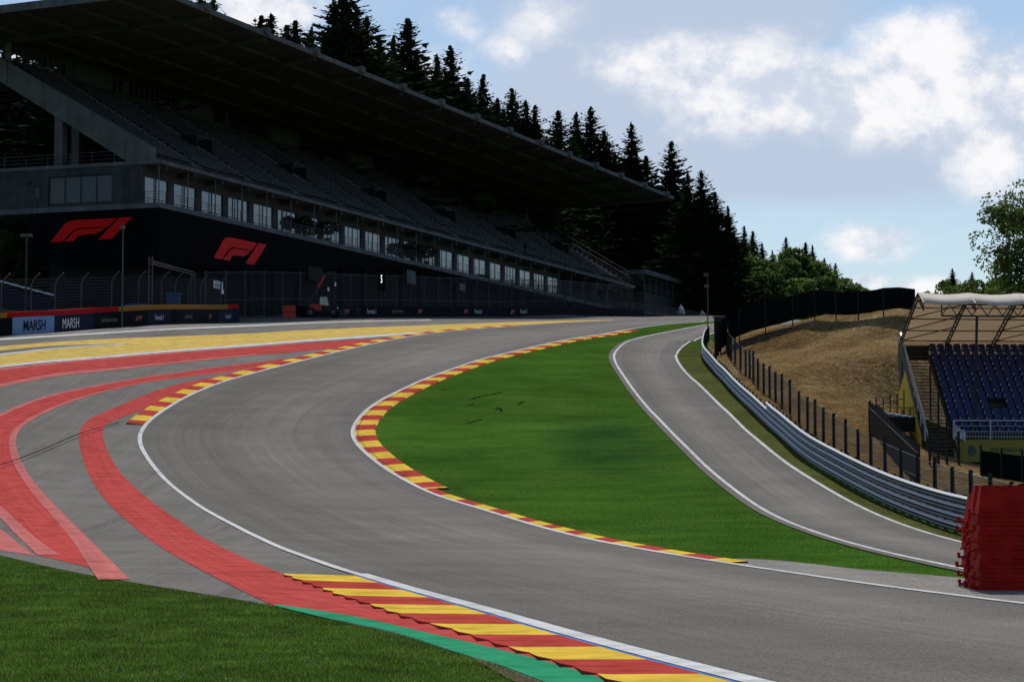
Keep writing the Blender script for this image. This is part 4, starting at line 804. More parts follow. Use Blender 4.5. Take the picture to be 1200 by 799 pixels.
# ------------------------------------------------------------------ helpers for things along a path
def pz(p, h=0): return np.array([p[0], p[1], float(tz(p[0], p[1])) + h])
def node(name, loc, label, cat, group=None): return empty(name, tuple(loc), label, cat, group)
def pin(mb, root, name, m, parent=None, sm=False):               # build a part whose points are in world space
    L = np.array(root.location); mb.v = [tuple(np.array(v) - L) for v in mb.v]; return mb.build(name, m, parent or root, sm)
def wall_along(mb, W, h0, h1, th):
    n = len(W); N_ = normals(W); z = tz(W[:, 0], W[:, 1]); A = W + N_ * th / 2; B = W - N_ * th / 2; V = []
    for i in range(n): V += [(*A[i], z[i] + h0), (*A[i], z[i] + h1), (*B[i], z[i] + h1), (*B[i], z[i] + h0)]
    Fc = [(4 * i + j, 4 * i + (j + 1) % 4, 4 * i + 4 + (j + 1) % 4, 4 * i + 4 + j) for i in range(n - 1) for j in range(4)] + [(0, 1, 2, 3), tuple(4 * (n - 1) + j for j in (3, 2, 1, 0))]
    return mb.add(V, Fc)
def mesh_sheet(root, W, h0, h1, m, name='mesh'):
    z = tz(W[:, 0], W[:, 1]); s = np.r_[0, np.cumsum(np.linalg.norm(np.diff(W, axis=0), axis=1))]; n = len(W); hs = np.linspace(h0, h1, 3); L = np.array(root.location)
    V = np.array([[W[i, 0], W[i, 1], z[i] + h] for i in range(n) for h in hs]) - L; uv = np.array([[s[i], h] for i in range(n) for h in hs]); return mesh_obj(name, V, grid_faces(n, 3), m, root, uv=uv)

# ------------------------------------------------------------------ left: advertising barrier in front of the grandstand
tb = ground([-150, -60, 0, 57, 107, 159, 210, 262, 276], [397.5, 395.2, 393.6, 389.4, 385.2, 381.9, 379.8, 378.2, 377.8])[:, :2]; tb = smooth(resample(tb, .5), 12)
tbx = to_px(np.c_[tb, tz(tb[:, 0], tb[:, 1])])[0]
ad = node('advertising_barrier', pz(tb[len(tb) // 2]), 'long dark advertising barrier with red and ochre top at the far edge of the run-off', 'barrier')
BH = 1.28
def seg(p0, p1): i = int(np.argmin(np.abs(tbx - p0))); j = int(np.argmin(np.abs(tbx - p1))); return tb[i:j + 1]
cols = [(-150, 11, 'blk'), (11, 57, 'ltblue'), (57, 104, 'navy'), (104, 143, 'blk'), (143, 167, 'blk'), (167, 196, 'navy'), (196, 230, 'blk'), (230, 252, 'blk'), (252, 276, 'navy')]
PAN = []
for a, b, c in cols:
    W = seg(a, b); mb = MB(); wall_along(mb, W, 0, BH, .8); PAN.append((W, pin(mb, ad, 'panel', M[c])))
for a, b, c in ((-150, 4, 'ochre'), (4, 134, 'tec_red'), (134, 262, 'ochre'), (262, 276, 'tec_red')):
    mb = MB(); wall_along(mb, seg(a, b), BH + .003, BH + .42, .7); pin(mb, ad, 'barrier_cap', M[c])
def sign_on(W, s, kind, size, m, frac=.5, up=.62, side=1, sx=1.0, shear=0, weight=0.0, par=None, root=None):
    i = int(len(W) * frac); i = min(max(i, 1), len(W) - 2); t = W[i + 1] - W[i - 1]; t = np.array([*t, 0]); t[2] = float(tz(*W[i + 1]) - tz(*W[i - 1])); t /= np.linalg.norm(t); n = np.array([t[1], -t[0], 0]); n /= np.linalg.norm(n); n *= side
    o = pz(W[i], up) + n * .42 - np.array(root.location)
    if kind == 'text': return text_mesh(s, size, m, 'lettering', par, o, t, zv, n, shear, sx, .01, weight)
    return emblem(par, o - t * size * .5 - zv * size * .16, t, zv, n, size, size * .34, m, 'emblem', .01)
sign_on(PAN[1][0], 'MARSH', 'text', 1.12, M['navy'], sx=.92, weight=.012, par=PAN[1][1], root=ad)
sign_on(PAN[2][0], 'MARSH', 'text', 1.12, M['white_p'], .42, sx=.92, weight=.0, par=PAN[2][1], root=ad)
sign_on(PAN[3][0], 'Spa Francorchamps', 'text', .5, M['script'], .5, shear=.45, sx=.62, par=PAN[3][1], root=ad)
sign_on(PAN[4][0], '', 'emblem', 1.15, M['logo_dim'], .5, par=PAN[4][1], root=ad); sign_on(PAN[5][0], 'Formula 1', 'text', .62, M['white_p'], .5, sx=.62, par=PAN[5][1], root=ad)
sign_on(PAN[6][0], 'Spa Francorchamps', 'text', .5, M['script'], .5, shear=.45, sx=.62, par=PAN[6][1], root=ad)
sign_on(PAN[7][0], '', 'emblem', 1.1, M['logo_dim'], .5, par=PAN[7][1], root=ad); sign_on(PAN[8][0], 'Formula 1', 'text', .62, M['white_p'], .5, sx=.6, par=PAN[8][1], root=ad)
# barrier along the foot of the grandstand
def gu(px, b): return u_at(px) + 0 * b
fb = np.array([G(u, -3.2, 0)[:2] for u in np.arange(24, 143, .6)]); fbx = to_px(np.c_[fb, tz(fb[:, 0], fb[:, 1])])[0]
fa = node('advertising_barrier', pz(fb[40]), 'low dark advertising barrier along the foot of the grandstand', 'barrier')
mb = MB(); wall_along(mb, fb, -.1, 1.2, .5); body = pin(mb, fa, 'barrier_wall', M['blk'])
def seg2(p0, p1): i = int(np.argmin(np.abs(fbx - p0))); j = int(np.argmin(np.abs(fbx - p1))); return fb[min(i, j):max(i, j) + 1]
for a, b, s in ((394, 410, 'E'), (418, 444, 'Formula 1'), (450, 475, 'Spa Francorchamps'), (483, 491, 'E'), (496, 512, 'Rolex' if 0 else 'F1'), (536, 548, 'E'), (550, 562, 'Formula 1'), (590, 602, 'E'), (604, 616, 'Formula 1')):
    W = seg2(a, b); L_ = np.linalg.norm(W[-1] - W[0]) if len(W) > 3 else 2.5
    if len(W) < 4: continue
    if s == 'E': sign_on(W, '', 'emblem', 1.5, M['logo_dim'], .5, .62, 1, par=body, root=fa)
    elif s == 'Formula 1': sign_on(W, s, 'text', .8, M['white_p'], .5, .68, 1, .8, par=body, root=fa)
    elif s == 'F1': pass
    else: sign_on(W, s, 'text', .6, M['script'], .5, .62, 1, .7, .45, par=body, root=fa)
M['steel_g'] = mat('dull dark post steel', (.06, .062, .065), .7)
# debris fence behind it, post by post
df = node('debris_fence', pz(G(70, -2.4, 0)[:2]), 'tall wire debris fence with steel posts along the foot of the grandstand', 'fence')
dW = np.array([G(u, -2.3, 0)[:2] for u in np.arange(5, 143, 1.5)])
def fence_h(u): return 4.9
mesh_sheet(df, dW, .2, 4.6, M['mesh_far'])
for k, u in enumerate(np.arange(5, 143, 4.2)):
    p = pz(G(u, -2.3, 0)[:2]); mb = MB(); mb.bar(p, p + zv * 4.9, .14); pin(mb, df, 'post', M['steel_g'])
mb = MB(); zz = tz(dW[:, 0], dW[:, 1]); mb.tube([(*w, z + 4.7) for w, z in zip(dW, zz)], .05, 5); pin(mb, df, 'top_rail', M['steel_g'])
mb = MB(); mb.tube([(*w, z + 1.9) for w, z in zip(dW, zz)], .03, 5); pin(mb, df, 'cable', M['steel_g'])
# left debris fence, posts curved at the top
lf = node('debris_fence', pz(tb[60] + [-1, 1.5]), 'dim wire debris fence with bent-top posts behind the red-capped barrier', 'fence')
lW = offset(tb[20:], -1.6); mesh_sheet(lf, lW, .2, 4.2, M['mesh_far'])
for i in range(4, len(lW), 9):
    p = pz(lW[i]); n = normals(lW)[i]; mb = MB(); mb.tube([p, p + zv * 3.6, p + zv * 4.1 + np.array([*n, 0]) * .25, p + zv * 4.5 + np.array([*n, 0]) * .7], .06, 6); pin(mb, lf, 'post', M['steel_g'])
# goal-like truss posts at the gap
tr = node('truss_gate', pz(at(205, 380, 196)[:2]), 'steel truss gate with two lattice posts and a beam beside the hoarding', 'gate')
tp_ = [pz(at(176, 380, 194)[:2]), pz(at(226, 380, 205)[:2])]
def lattice(a, b, w, n=10):
    mb = MB(); a = Vector(a); b = Vector(b); d = (b - a).normalized(); x = d.cross(Vector((0, 1, .1))).normalized(); y = d.cross(x); cs = [x * w / 2 + y * w / 2, x * w / 2 - y * w / 2, -x * w / 2 - y * w / 2, -x * w / 2 + y * w / 2]
    for c in cs: mb.bar(a + c, b + c, .05)
    for i in range(n):
        p = a + (b - a) * i / n; q = a + (b - a) * (i + 1) / n
        for j in range(4): mb.bar(p + cs[j], q + cs[(j + 1) % 4], .03)
    return mb
for p in tp_: h = 5.8 if p is tp_[0] else 4.6; pin(lattice(p, p + zv * h, .32, 12), tr, 'lattice_post', M['steel_g'])
pin(lattice(tp_[0] + zv * 5.3, tp_[1] + zv * 4.5, .25, 12), tr, 'beam', M['steel_g'])
# lamp posts
def lamp(px, py_top, Y, label, heads, r=.07, m='steel'):
    g = pz(at(px, 380, Y)[:2]); top = at(px, py_top, Y); t = node('lamp_post', g, label, 'lamp post', 'slim lamp posts'); mb = MB(); mb.tube([g, (g[0], g[1], top[2])], [r, r * .7], 8); pin(mb, t, 'pole', M[m])
    for (dx, dz, w) in heads:
        mb = MB(); c = np.array([g[0] + dx, g[1] - .15, top[2] + dz]); mb.frame(c - np.array([w / 2, .12, .1]), (1, 0, 0), (0, 1, -.25), (0, .25, 1), w, .22, .22); mb.bar((g[0], g[1], top[2] + dz), c, .05); pin(mb, t, 'lamp_head', M['steel'])
    return t
lamp(30, 276, 182, 'slim dark lamp post with flat double head at the left edge', [(-.25, 0, .4), (.25, 0, .4)], .09, 'steel_d'); lamp(143, 268, 188, 'slim pale lamp post in front of the side hoarding emblem', [(0, .1, .35)], .07)
lamp(829.5, 322, 205, 'slim lamp post with two floodlights at the crest of the slip road', [(-.15, 0, .42), (-.1, -1.0, .42)], .06)
# boards with small white notices and the lit number
def board(px, py, Y, w, h, label, m='white_p', txt=None, tm='blk', cat='sign', size=.4, name='notice_board', grp=None):
    c = at(px, py, Y); t = node(name, c, label, cat, grp); mb = MB(); mb.frame(c - dv * w / 2 - zv * h / 2, dv, bv, zv, w, .05, h); pl = pin(mb, t, 'plate', M[m])
    if txt:
        tx = text_mesh(txt, size, M[tm], 'lettering', t, (0, 0, 0), dv, zv, fv, 0, .8, .012, .01)
    return t
board(256, 334, 226, 1.9, .75, 'wide white notice with black figures on the dark fence', txt='A 6-12', size=.62); board(261, 342, 226.5, .45, .42, 'small white notice under the wide one')
board(385, 339, 249, .4, .42, 'small white notice, lower of two on the fence'); board(393, 333, 250, .42, .42, 'small white notice, upper of two on the fence')
board(542, 336.5, 284, 1.9, .9, 'grey blank panel hung high on the debris fence', 'steel'); board(482, 325, 270, 2.6, 1.6, 'pale grey panel under the gallery above a dark doorway', 'steel'); board(370, 321, 246, 3.4, 1.5, 'grey panel hung below the gallery right of the front emblem', 'conc_d')
M['lit'] = mat('lit number', (.9, .9, .9), .5); M['lit'].node_tree.nodes['Principled BSDF'].inputs['Emission Color'].default_value = (1, 1, 1, 1); M['lit'].node_tree.nodes['Principled BSDF'].inputs['Emission Strength'].default_value = 1.2
M['maroon'] = mat('dark maroon board', (.012, .005, .006), 1, 0, 0)
board(447, 327, 260, 2.0, 2.6, 'dark board with a lit white number 5 below the gallery', 'maroon', '5', 'lit', 'marker board', 1.25, 'marker_board')
# blue bin, blue cover, orange block
c = pz(at(203, 372, 205)[:2]); t = node('waste_bin', c, 'tall blue wheeled bin behind the ochre-capped barrier', 'bin'); mb = MB(); mb.frame(c + np.array([-.55, -.4, .1]), (1, 0, 0), (0, 1, 0), (0, 0, 1), 1.1, .8, 2.5); pin(mb, t, 'body', M['bluep'])
mb = MB(); mb.frame(c + np.array([-.62, -.47, 2.6]), (1, 0, 0), (0, 1, 0), (0, .05, 1), 1.24, .94, .12); pin(mb, t, 'lid', M['bluep'])
for s in (-.45, .45): mb = MB(); mb.disc(c + np.array([s, -.45, .1]), (1, 0, 0), .1, .06, 10); pin(mb, t, 'wheel', M['rubber'])
c = pz(at(163, 372, 203)[:2]); t = node('covered_stack', c, 'low blue tarpaulin-covered stack left of the blue bin', 'covered stack'); mb = MB(); mb.frame(c + np.array([-1.5, -.5, 0]), (1, 0, 0), (0, 1, 0), (0, 0, 1), 3.1, 1.0, 1.4); mb.frame(c + np.array([-1.2, -.4, 1.403]), (1, 0, 0), (0, 1, 0), (0, 0, 1), 2.2, .8, .35); pin(mb, t, 'cover', M['bluep'])
mb = MB(); mb.bar(c + np.array([-1.5, -.52, 1.0]), c + np.array([1.6, -.52, 1.0]), .04); pin(mb, t, 'strap', M['white_p'])
c = pz(G(u_at(297.5), -4.5, 0)[:2]); mb = MB()
t = node('foam_block', c, 'bright orange foam block between the two advertising barriers', 'barrier block')
mb.frame(c + np.array([-.6, -.4, 0]), (1, 0, 0), (0, 1, 0), (0, 0, 1), 1.2, .8, 1.25); b_ = pin(mb, t, 'block', M['orange']); mb = MB(); mb.frame(c + np.array([-.62, -.42, .55]), (1, 0, 0), (0, 1, 0), (0, 0, 1), 1.24, .84, .08); pin(mb, t, 'strap', M['tec_red'])
# ------------------------------------------------------------------ telehandler
def telehandler():
    c = pz(G(u_at(331), -5.2, 0)[:2]); t = node('telehandler', c, 'red and black telehandler with raised boom parked before the grandstand', 'telehandler'); X = np.array([1.0, 0, 0]); Yv = np.array([0, 1.0, 0]); S_h = .92
    P = lambda x, y, z: c + (X * x + Yv * y + zv * z) * S_h
    def fr(mb, x, y, z, a, b, h): return mb.frame(P(x, y, z), X, Yv, zv, a * S_h, b * S_h, h * S_h)
    mb = MB(); fr(mb, -1.9, -.45, .55, 3.9, .9, .4); pin(mb, t, 'chassis', M['steel_d'])
    mb = MB(); mb.prism([(-1.5, .75), (-.1, .75), (-.1, 1.45), (-1.1, 1.55), (-1.55, 1.3)], P(0, -.95, 0), X * S_h, zv * S_h, Yv, .85); pin(mb, t, 'engine_cover', M['red_paint'])
    mb = MB(); mb.prism([(.2, .8), (1.5, .8), (1.5, 1.0), (.9, 1.35), (.2, 1.35)], P(0, -.9, 0), X * S_h, zv * S_h, Yv, .8); pin(mb, t, 'front_mudguard', M['steel_d'])
    mb = MB()
    for (x0, z0, x1, z1) in ((-.5, 1.45, -.4, 2.5), (.75, 1.2, .45, 2.5), (-.4, 2.5, .45, 2.5), (-.5, 1.45, .75, 1.2)):
        for y in (.1, .9): mb.bar(P(x0, y, z0), P(x1, y, z1), .09)
    mb.frame(P(-.45, .08, 2.5), X, Yv, zv, .95 * S_h, .85 * S_h, .07); cab = pin(mb, t, 'cab', M['steel_d'])
    mb = MB(); mb.add([P(.5, .12, 2.4), P(.78, .12, 1.3), P(.78, .88, 1.3), P(.5, .88, 2.4)], [(0, 1, 2, 3)]); mb.add([P(-.38, .1, 2.4), P(-.4, .1, 1.5), P(.7, .1, 1.4), P(.45, .1, 2.4)], [(0, 1, 2, 3)]); pin(mb, t, 'cab_glass', M['glass'], cab)
    for (x, lab) in ((-1.35, 0), (1.25, 0)):
        for y in (-1.05, .95):
            mb = MB(); mb.disc(P(x, y, .56), (0, 1, 0), .56 * S_h, .38, 22); w = pin(mb, t, 'wheel', M['rubber']); mb = MB(); mb.disc(P(x, y - .21 * (1 if y < 0 else -1), .56), (0, 1, 0), .27 * S_h, .06, 16); pin(mb, t, 'rim', M['steel'], w)
    a = P(-1.75, .0, 1.4); b = P(.35, .0, 5.15); mb = MB(); mb.bar(a, a + (b - a) * .55, .34, .34); pin(mb, t, 'boom', M['steel_d']); mb = MB(); mb.bar(a + (b - a) * .5, a + (b - a) * .92, .24, .24); pin(mb, t, 'boom_extension', M['red_paint']); mb = MB(); mb.bar(a + (b - a) * .9, b, .18, .18); mb.bar(b, b + X * 1.0 + zv * .1, .16); mb.bar(b + X * 1.0, b + X * .8 - zv * 1.4, .08); mb.bar(b + X * .8 - zv * 1.4, b + X * 1.1 - zv * 1.5, .06); pin(mb, t, 'boom_head', M['steel_d'])
    mb = MB(); mb.bar(a + (b - a) * .12 - zv * .3, a + (b - a) * .42 - zv * .2, .1); pin(mb, t, 'ram', M['steel'])
    mb = MB(); mb.prism([(1.9, .1), (3.1, .1), (2.9, .25), (2.1, .9), (1.9, .9)], P(0, -.8, 0), X * S_h, zv * S_h, Yv, 1.5); pin(mb, t, 'bucket', M['steel_d'])
    mb = MB(); mb.disc(P(1.72, -.9, 1.05), (0, 1, 0), .1, .06, 10); pin(mb, t, 'headlight', M['white_p'])
telehandler()
c = pz(G(u_at(372), -4.2, 0)[:2]); t = node('a_frame_trestle', c, 'thin steel trestle standing right of the telehandler', 'trestle'); mb = MB(); mb.bar(c + [-1.6, 0, 1.0], c + [1.4, 0, 1.0], .07); pin(mb, t, 'bar', M['steel'])
for x in (-1.0, 1.0):
    mb = MB(); mb.bar(c + [x - .3, 0, 0], c + [x, 0, 1.0], .05); mb.bar(c + [x + .3, 0, 0], c + [x, 0, 1.0], .05); pin(mb, t, 'leg', M['steel'])
# small stand seen through the fence at the left edge
c = pz(at(20, 380, 205)[:2]); t = node('small_stand', c, 'small sloping spectator stand with a pale rail behind the fence at the left edge', 'stand')
o = at(-60, 380, 205); A = at(-60, 314, 205); B = at(63, 346, 214)
mb = MB(); mb.bar(A, B, .16); pin(mb, t, 'rail', M['white_p'])
mb = MB(); q0, q1 = A - zv * .5, B - zv * .4; z0 = min(o[2], c[2]) - 1; mb.add([q0, q1, q1 - zv * 1.6, q0 - zv * 2.2] + [x + np.array([-.3, 1.2, 0]) for x in (q0, q1, q1 - zv * 1.6, q0 - zv * 2.2)], [(0, 1, 2, 3), (7, 6, 5, 4), (0, 4, 5, 1), (3, 2, 6, 7), (0, 3, 7, 4), (1, 5, 6, 2)]); pin(mb, t, 'side_panel', M['navy'])
M['olive'] = mat('olive painted panel', (.09, .09, .02), .7)
mb = MB(); q0, q1 = A - zv * 2.72, B - zv * 2.02; mb.add([q0, q1, q1 - zv * 2.4, q0 - zv * 4] + [x + np.array([-.3, 1.2, 0]) for x in (q0, q1, q1 - zv * 2.4, q0 - zv * 4)], [(0, 1, 2, 3), (7, 6, 5, 4), (0, 4, 5, 1), (3, 2, 6, 7), (0, 3, 7, 4), (1, 5, 6, 2)]); pin(mb, t, 'base_panel', M['olive'])
# white banner on the deck at the left edge
c = G(1.0, 19.5, 4.15); t = node('fabric_banner', c, 'white and blue fabric banner on the upper deck at the left edge', 'banner'); mb = MB(); mb.frame(c - dv * .05, bv, dv, zv, 4.5, .06, 2.4); pin(mb, t, 'cloth', M['white_p'] if 0 else M['bluew']); mb = MB(); mb.prism([(.6, 0), (1.6, 0), (.9, 2.3), (.35, 2.4)], c - dv * .065, bv, zv, dv, .01); pin(mb, t, 'blue_stripe', M['bluep'])
mb = MB(); mb.bar(c, c + zv * 2.5, .06); mb.bar(c + bv * 4.5, c + bv * 4.5 + zv * 2.5, .06); pin(mb, t, 'pole', M['steel'])
# wall lamp and sign on the side wall
c = on_plane(44, 226, G(-.02, 0, 0), -dv); t = node('wall_sign', c, 'narrow white notice on the side wall, left of the four-pane window', 'sign'); mb = MB(); mb.frame(c - bv * .3 - zv * .55, bv, -dv, zv, .6, .04, 1.1); pin(mb, t, 'plate', M['steel_d'])
for i in range(3): mb = MB(); mb.frame(c - bv * .24 + zv * (-.48 + .34 * i) - dv * .045, bv, -dv, zv, .48, .01, .26); pin(mb, t, 'notice', M['edge'])
c = on_plane(37, 214, G(-.02, 0, 0), -dv); t = node('wall_lamp', c, 'dark wall lamp above the narrow notice on the side wall', 'lamp'); mb = MB(); mb.bar(c, c - dv * .5, .06); pin(mb, t, 'bracket', M['steel_d']); mb = MB(); mb.tube([c - dv * .5 + zv * .1, c - dv * .5 - zv * .25], [.1, .22], 10); pin(mb, t, 'lamp_shade', M['steel_d'])

# ------------------------------------------------------------------ flat-roofed pavilion past the grandstand's end
cc = at(768, 345, 378); pg = float(tz(cc[0], cc[1])); pv_ = node('pavilion', (cc[0], cc[1], pg), 'small flat-roofed pavilion with glazed upper floor past the grandstand end', 'pavilion')
def pvp(px, py, Y): return at(px, py, Y)
Yp = 374; e1 = at(722, 321, Yp + 6); e2 = at(757, 321, Yp - 3); e3 = at(787, 333, Yp + 22); th_ = .75
e1[2] = e2[2] = e3[2] = e2[2]; dA = e2 - e1; dB = e3 - e2; 
# keep the roof rectangular: second edge runs along the grandstand's direction
dB = dv * 24; dA = -bv * 6.5; e1 = e2 - dA
mb = MB(); mb.frame(e1, -bv, dv, zv, 6.5, 24, th_); pin(mb, pv_, 'roof', M['edge'])
mb = MB(); mb.frame(e1 - bv * .8 + dv * .8 - zv * 2.6, -bv, dv, zv, .2, 22, 2.6); mb.frame(e1 - bv * .8 + dv * .8 - zv * 6.5, -bv, dv, zv, 5.2, 22, 3.7); pin(mb, pv_, 'wall', M['conc'])
for i in range(7): mb = MB(); p = e1 - bv * 5.9 + dv * (1 + 3.2 * i) - zv * 2.75; mb.frame(p, dv, bv, zv, 3.0, .06, 2.65); w = pin(mb, pv_, 'pane', M['glass'])
for i in range(8): mb = MB(); p = e1 - bv * 5.95 + dv * (.85 + 3.2 * i) - zv * 2.77; mb.frame(p, dv, bv, zv, .12, .12, 2.7); pin(mb, pv_, 'mullion', M['steel'])
for i in range(2): mb = MB(); p = e1 - bv * (1.2 + 2.4 * i) + dv * .9 - zv * 2.75; mb.frame(p, -bv, dv, zv, 2.2, .06, 2.65); pin(mb, pv_, 'pane', M['glass'])
mb = MB()
for i in range(16): p = e1 - bv * 6.4 + dv * (1.4 * i) - zv * 2.8; mb.bar(p, p + zv * 1.05, .05)
for h in (.5, 1.05): mb.bar(e1 - bv * 6.4 - zv * (2.8 - h), e1 - bv * 6.4 + dv * 21 - zv * (2.8 - h), .05)
pin(mb, pv_, 'railing', M['steel'])
# two small white pointed tents
for px, base, top, w, Y, lab in ((798, 369.5, 357, 1.3, 366, 'taller white pointed canopy beside the wood beyond the track'), (823, 370.5, 364, 1.0, 372, 'tiny white pointed canopy nearest the lamp post')):
    g = pz(at(px, base, Y)[:2]); b0 = at(px, base, Y); h = at(px, top, Y)[2] - b0[2]; g[2] = b0[2]; t = node('folded_parasol', g, lab, 'parasol', 'white canopies beyond the track'); mb = MB(); mb.tube([g + zv * .2, g + zv * (h * .5), g + zv * h], [w * .55, w * .4, .05], 9); pin(mb, t, 'canopy', M['white_p']); mb = MB(); g2 = pz(g[:2]); mb.tube([g2, g + zv * .25], .05, 6); pin(mb, t, 'pole', M['steel'])
# low hedge-like clutter and fence beyond the track end
ff_ = node('paddock_fence', pz(at(760, 370, 350)[:2]), 'dark slatted fence between the grandstand end and the wood', 'fence'); fW = np.array([at(x, 370, Y)[:2] for x, Y in np.linspace([720, 345], [842, 372], 40)])
for i in range(0, 40, 3): mb = MB(); p = pz(fW[i]); mb.bar(p, p + zv * 2.6, .12); pin(mb, ff_, 'post', M['steel_d'])
mesh_sheet(ff_, fW, .1, 2.4, M['netting']); 
mb = MB(); zz = tz(fW[:, 0], fW[:, 1]); mb.tube([(*w, z + 1.0) for w, z in zip(fW, zz)], .06, 5); pin(mb, ff_, 'rail', M['steel'])

# ------------------------------------------------------------------ right: crash barrier beside the slip road
M['galv'] = mat('galvanised rail', (.075, .077, .08), .8, 0, .1); t_ = NT(M['galv']); t_.color(t_.mix(1, (.075, .078, .084), t_.ramp(t_.noise(1.2, 5, .6), [(.35, .7), (.65, 1.15)]), 'MULTIPLY'))
M['lip'] = mat('sunlit-toned rail edge', (.66, .66, .65), .5, 0, .3)  # sunlight put into the lip colour, against the darker rail faces
cb_ = node('crash_barrier', pz(arm[len(arm) // 2]), 'long galvanised steel crash barrier curving beside the slip road', 'crash barrier')
arm2 = resample(arm, .8); ax_ = to_px(np.c_[arm2, tz(arm2[:, 0], arm2[:, 1])])[0]; isplit = int(np.argmin(np.abs(ax_ - 901)) if True else 0); isplit = max(np.where(ax_ < 901)[0])
prof = [(0, 0), (.05, .02), (.06, .10), (.035, .12), (.035, .16), (.07, .18), (.105, .235), (.095, .255), (.01, .31), (0, .31)]
def rail(W, h, name='rail'):
    N_ = normals(W); z = tz(W[:, 0], W[:, 1]); L0 = np.array(cb_.location); V = []
    for i in range(len(W)):
        for (d, q) in prof: V.append([W[i, 0] + N_[i, 0] * d, W[i, 1] + N_[i, 1] * d, z[i] + h + q])
        for (d, q) in prof[::-1]: V.append([W[i, 0] + N_[i, 0] * (d - .012), W[i, 1] + N_[i, 1] * (d - .012), z[i] + h + q])
    k = 2 * len(prof); Fc = [(i * k + j, i * k + (j + 1) % k, (i + 1) * k + (j + 1) % k, (i + 1) * k + j) for i in range(len(W) - 1) for j in range(k)]
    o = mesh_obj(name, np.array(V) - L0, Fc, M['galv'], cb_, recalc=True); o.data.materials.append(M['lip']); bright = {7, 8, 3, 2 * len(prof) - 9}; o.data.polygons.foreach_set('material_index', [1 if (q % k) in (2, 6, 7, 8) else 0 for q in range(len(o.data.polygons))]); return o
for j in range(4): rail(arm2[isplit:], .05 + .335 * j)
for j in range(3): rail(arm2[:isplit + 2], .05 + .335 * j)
for i in range(0, len(arm2), 2):
    N_ = normals(arm2)[i]; p = pz(arm2[i] - N_ * .12); hh = 1.4 if i >= isplit else 1.08; mb = MB(); mb.bar(p, p + zv * hh, .11); pin(mb, cb_, 'post', M['steel_d'])
# post and wire fence behind it
pf = node('wire_fence', pz(offset(arm, -2.0)[60]), 'dark post and wire mesh fence on the slope behind the crash barrier', 'fence')
pW = smooth(resample(offset(arm2, -1.9), .8), 10); pW = pW[3:-4]
M['post'] = concrete('dark fence post', (.03, .03, .027))
for i in range(2, len(pW), 4): p = pz(pW[i]); mb = MB(); mb.bar(p - zv * .1, p + zv * (1.85 + .08 * ((i * 7) % 3)), .14); pin(mb, pf, 'post', M['post'])
mesh_sheet(pf, pW, .0, 1.75, M['mesh']); zz = tz(pW[:, 0], pW[:, 1])
for h in (1.75, .95): mb = MB(); mb.tube([(*w, z + h) for w, z in zip(pW, zz)], .018, 4); pin(mb, pf, 'wire', M['steel'])
# black screen fence along the crest
cr = ground([1072, 1030, 980, 930, 895, 868, 853, 843, 838], [371.5, 373, 376.5, 382, 390, 398, 406, 417, 424]); cw = smooth(resample(cr[:, :2], .7), 8)
sf = node('screen_fence', pz(cw[len(cw) // 2]), 'long black fabric screen fence along the crest of the dry mound', 'fence')
M['fabric'] = mat('black screen fabric', (.008, .009, .009), 1, 0, 0); mb = MB()
N_ = normals(cw); z = tz(cw[:, 0], cw[:, 1]); V = []; n = len(cw); rr_ = np.random.default_rng(4); jig = np.convolve(rr_.normal(0, .06, n + 6), np.ones(3) / 3, 'same')[:n]
hts = np.interp(np.arange(n), [0, n * .5, n], [1.75, 2.3, 2.6]); low = np.interp(np.arange(n), [0, n * .5, n], [.45, .45, .25])
for i in range(n): V += [(*(cw[i] + N_[i] * (jig[i])), z[i] + low[i] + abs(jig[i])), (*(cw[i] - N_[i] * jig[i] * .4), z[i] + hts[i] * .55 + low[i]), (*(cw[i] + N_[i] * .01), z[i] + hts[i] + low[i] * .6 + (.05 if i % 4 == 0 else 0))]
mb.add(V, [(3 * i + j, 3 * i + 3 + j, 3 * i + 4 + j, 3 * i + 1 + j) for i in range(n - 1) for j in (0, 1)]); pin(mb, sf, 'fabric', M['fabric'])
for i in range(0, n, 4): p = pz(cw[i] + N_[i] * .0); mb = MB(); mb.bar(p, p + zv * (hts[i] + low[i] * .6 + .04), .09); pin(mb, sf, 'post', M['post'])
# marshal box at the barrier's far end
c = pz(at(843, 396, 186)[:2]); t = node('marshal_box', c, 'small grey marshal box at the far end of the crash barrier', 'booth'); mb = MB(); mb.frame(c + [-.4, -.3, 0], (1, 0, 0), (0, 1, 0), (0, 0, 1), .8, .7, 1.9); pin(mb, t, 'body', M['steel_d']); mb = MB(); mb.frame(c + [-.3, -.33, 1.0], (1, 0, 0), (0, 1, 0), (0, 0, 1), .55, .025, .6); pin(mb, t, 'window', M['steel']); mb = MB(); mb.frame(c + [-.5, -.4, 1.9], (1, 0, 0), (0, 1, 0), (0, 0, 1), 1, .9, .08); pin(mb, t, 'roof', M['steel'])
